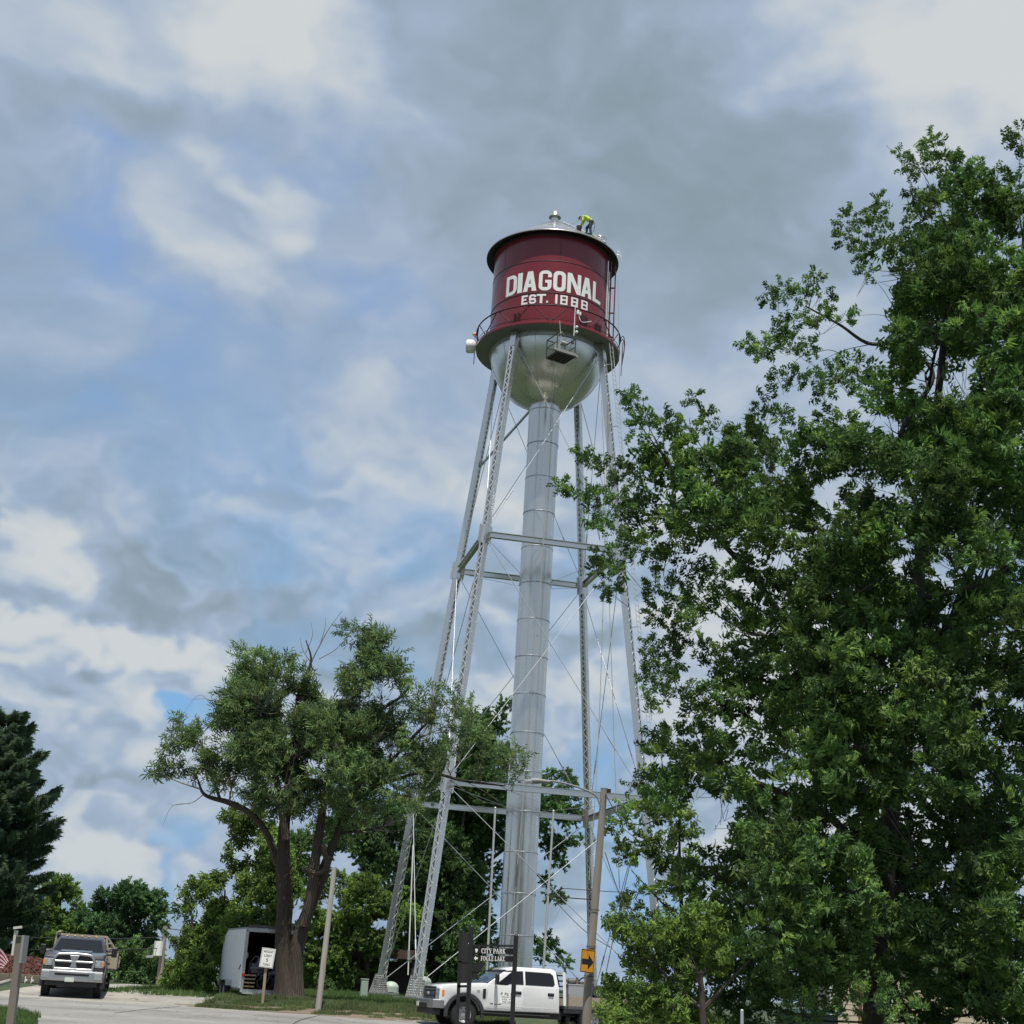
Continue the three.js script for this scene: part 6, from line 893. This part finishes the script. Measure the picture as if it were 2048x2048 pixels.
counts.pine = (() => {                                                  // white pine at the left edge, limbs in flat tiers
  const R = rng(81), base = at(-62, 1925, 72); base.y = groundY(base.x, base.z); const top = at(14, 1432, 72);
  const t = thing('pine_tree', 'tall dark pine cut by the left edge of the photograph', 'tree', base), wood = [], spr = [], col = [], ob = new THREE.Object3D(), c = new THREE.Color();
  wood.push(sweep([base, base.clone().lerp(top, .5), top], [.26, .15, .02], 10, .1));
  const H = top.distanceTo(base), fine = [];
  for (let k = 0, h = .08; h < 1; h += .040 + .016 * R(), k++) {
    const p = base.clone().lerp(top, h), n = 6;
    for (let i = 0; i < n; i++) {
      const a = (i + R() * .8) / n * 6.28 + k, L = Math.min(3.1, (1 - h) * 7.0 + .3) * (.55 + .5 * R()), d = V(Math.cos(a), 0, Math.sin(a)), lift = .12 + .38 * h;
      const q = p.clone().addScaledVector(d, L).add(V(0, L * lift, 0)), m = p.clone().addScaledVector(d, L * .5).add(V(0, L * lift * .2, 0));
      const cv = curvePts([p, m, q], 14); fine.push(sweep(cv, cv.map((_, j) => .035 * (1 - j / 15) + .006), 5));
      for (let j = 4; j <= 14; j++) for (let s = 0; s < 9; s++) {
        const w = L * .20 * (1 - Math.pow(j / 14, 3) * .75) * Math.sqrt(j / 6 > 1 ? 1 : j / 6), side = V(-d.z, 0, d.x), o = (R() * 2 - 1) * w, x = cv[j].clone().addScaledVector(side, o).add(V(0, R() * .16 - .03, 0));
        ob.position.copy(x).sub(base); ob.lookAt(ob.position.x + base.x + d.x + side.x * Math.sign(o) * .7 + (R() - .5) * .5 - 0, ob.position.y + base.y + .3 + R() * .6, ob.position.z + base.z + d.z + side.z * Math.sign(o) * .7);
        // lookAt works in the object's own space here (no parent)
        ob.lookAt(ob.position.x + d.x + side.x * Math.sign(o) * .7 + (R() - .5) * .5, ob.position.y + .35 + R() * .7, ob.position.z + d.z + side.z * Math.sign(o) * .7);
        ob.scale.setScalar(.95 + .5 * R()); ob.updateMatrix(); spr.push(ob.matrix.clone()); c.setRGB(...G.pine[Math.floor(R() * 4)]).multiplyScalar(.8 + .4 * R()); col.push(c.clone());
      }
    }
  }
  part(t, 'trunk', wood, M.barkMaple); part(t, 'branches', fine, M.barkMaple, { stuff: true }); copies(t, 'crown', SPRIG.needle, M.needle, spr, col); return spr.length;
})();
const bgTree = o => counts[o.label.slice(0, 24)] = makeTree({ leaf: 'far', size: .8, density: 78, gap: .38, gapF: .9, twigs: 6, deep: 1.6, split: 40, limb: .8, ...o });
bgTree({ name: 'young_tree', label: 'light green tree between the pine and the dark round tree', seed: 91, dist: 92, colors: G.bright, density: 130, trunk: [[112, 1990, .16], [116, 1880, .12], [122, 1790, .05]], lobes: [[120, 1775, 24], [140, 1790, 18], [105, 1800, 34], [135, 1825, 28], [150, 1835, 14], [90, 1840, 40], [120, 1865, 40], [80, 1890, 40], [145, 1870, 24], [60, 1850, 40], [165, 1880, 20], [180, 1892, 18]] });
bgTree({ name: 'round_tree', label: 'dark rounded tree behind the grey flatbed truck', seed: 92, dist: 84, colors: G.dark, gap: .40, gapF: .9, density: 230, trunk: [[243, 1990, .2], [240, 1900, .17], [243, 1830, .1], [256, 1790, .05]], stems: [[[240, 1880, .1], [215, 1850, .07], [190, 1835, .03]], [[241, 1870, .1], [275, 1830, .07], [300, 1810, .03]]], lobes: [[275, 1778, 12], [258, 1795, 28], [230, 1800, 26], [212, 1795, 14], [285, 1805, 24], [308, 1800, 18], [310, 1830, 20], [195, 1820, 20], [180, 1830, 18], [168, 1836, 12], [220, 1830, 26], [265, 1835, 26], [300, 1860, 26], [195, 1850, 18], [318, 1848, 10], [240, 1860, 26], [280, 1880, 28], [210, 1870, 22]] });
bgTree({ name: 'hedge_bush', label: 'dense bush behind the grey flatbed truck and the far utility pole', category: 'bush', seed: 93, dist: 74, colors: G.mid, density: 160, leaf: 'round', size: .9, trunk: [[280, 2000, .08], [280, 1950, .06], [282, 1910, .03]], lobes: [[245, 1905, 26], [285, 1900, 30], [255, 1945, 36], [300, 1940, 36], [230, 1960, 30], [280, 1975, 36], [320, 1965, 34], [250, 1990, 26], [340, 1985, 26], [310, 1915, 20], [210, 1925, 24], [150, 1925, 24], [180, 1915, 22]] });
bgTree({ name: 'thicket_bush', label: 'bright green thicket of saplings left of the open trailer', category: 'bush', seed: 94, dist: 60, colors: G.bright, leaf: 'round', size: .95, density: 230, lift: .9, trunk: [[440, 2000, .09], [444, 1900, .07], [450, 1780, .03]], stems: [[[440, 1980, .05], [390, 1880, .04], [380, 1800, .02]], [[440, 1980, .05], [510, 1880, .04], [520, 1700, .02]]], lobes: [[368, 1822, 12], [385, 1790, 20], [400, 1772, 18], [395, 1820, 32], [430, 1750, 26], [455, 1740, 30], [440, 1790, 40], [480, 1710, 26], [495, 1760, 44], [520, 1690, 36], [540, 1650, 30], [510, 1640, 20], [470, 1640, 22], [490, 1670, 24], [545, 1720, 40], [370, 1870, 36], [410, 1870, 40], [350, 1910, 34], [400, 1920, 40], [340, 1950, 34], [385, 1970, 40], [430, 1930, 30], [350, 1985, 30], [560, 1780, 40], [530, 1820, 40], [460, 1850, 40]] });
bgTree({ name: 'shade_tree', label: 'dark green tree behind the riser and the left tower legs', seed: 95, dist: 103, colors: G.belt, density: 66, deep: 2.5, trunk: [[935, 2000, .24], [935, 1880, .2], [940, 1760, .16], [955, 1640, .12], [985, 1500, .06]], stems: [[[920, 1850, .16], [860, 1740, .12], [800, 1650, .06]], [[930, 1760, .14], [1030, 1680, .1], [1120, 1600, .05]], [[950, 1640, .1], [1060, 1560, .07], [1130, 1540, .03]]], lobes: [[900, 1600, 50], [950, 1600, 60], [880, 1660, 60], [930, 1690, 66], [860, 1730, 60], [990, 1650, 50], [1090, 1590, 36], [1120, 1570, 26], [1150, 1560, 18], [1080, 1640, 40], [1130, 1620, 40], [1160, 1600, 26], [1180, 1560, 14], [1040, 1620, 40], [1120, 1670, 30], [1170, 1680, 16], [1090, 1690, 22], [900, 1790, 66], [960, 1760, 50], [850, 1800, 60], [930, 1850, 56], [870, 1880, 60], [960, 1900, 40], [910, 1930, 50], [840, 1940, 50], [1120, 1720, 16], [1090, 1760, 12], [1105, 1790, 14], [1125, 1800, 10], [1095, 1880, 16], [1112, 1900, 15], [1128, 1925, 12], [1085, 1910, 14], [1072, 1890, 12]] });
bgTree({ name: 'leafy_tree', label: 'fresh green tree whose top shows between the near left leg and the riser', seed: 96, dist: 99, colors: G.mid, density: 70, deep: 2, trunk: [[905, 2000, .13], [910, 1800, .11], [930, 1620, .09], [970, 1470, .05]], lobes: [[890, 1700, 50], [890, 1760, 50], [900, 1850, 50], [890, 1930, 50], [940, 1960, 40], [1008, 1412, 16], [1000, 1440, 26], [975, 1450, 30], [950, 1470, 40], [990, 1480, 36], [920, 1500, 46], [970, 1530, 46], [1010, 1520, 30], [930, 1560, 50], [890, 1550, 40], [1010, 1570, 40], [860, 1600, 40], [980, 1590, 40], [1075, 1560, 26], [1060, 1580, 24], [1130, 1552, 14], [1100, 1545, 20]] });
bgTree({ name: 'park_tree', label: 'yellowish green tree between the old trunk and the left tower leg', seed: 97, dist: 91, colors: G.bright, leaf: 'far', size: .7, density: 120, deep: 1.6, trunk: [[730, 2000, .2], [735, 1880, .15], [745, 1780, .08]], stems: [[[735, 1880, .08], [690, 1820, .05], [670, 1780, .02]]], lobes: [[690, 1770, 30], [720, 1750, 34], [755, 1760, 34], [785, 1770, 30], [680, 1820, 40], [730, 1810, 46], [780, 1820, 40], [660, 1870, 40], [700, 1870, 44], [750, 1870, 44], [640, 1800, 30], [800, 1880, 30], [650, 1920, 40], [700, 1930, 40], [620, 1880, 30], [630, 1950, 36], [830, 1840, 26]] });
bgTree({ name: 'shadowed_tree', label: 'shadowed tree filling the gap behind the old tree and the left leg', seed: 98, dist: 98, colors: G.mid, density: 66, deep: 2, trunk: [[800, 2000, .2], [800, 1850, .16], [790, 1700, .1]], lobes: [[760, 1640, 40], [810, 1640, 46], [850, 1660, 36], [740, 1690, 40], [790, 1700, 50], [840, 1720, 40], [770, 1740, 40], [600, 1700, 40], [650, 1680, 40], [700, 1660, 40], [560, 1700, 40], [620, 1760, 40], [810, 1780, 40], [760, 1920, 44], [800, 1950, 44], [690, 1975, 40], [620, 1985, 40], [740, 1975, 40], [840, 1990, 40], [860, 1960, 30], [580, 1960, 40], [560, 1880, 40]] });
bgTree({ name: 'far_wood', label: 'line of far woods along the horizon right of the pole', category: 'woods', seed: 99, dist: 320, colors: G.mid, leaf: 'far', size: 4, density: 3, deep: 0, gap: .2, trunk: [[1230, 2004, .4], [1231, 1998, .3], [1232, 1994, .2]], lobes: [[1212, 2000, 8], [1228, 1997, 9], [1244, 1996, 10], [1262, 1998, 9], [1280, 1996, 10], [1300, 1998, 10], [1190, 2003, 6]] });
renderer.render(scene, camera);
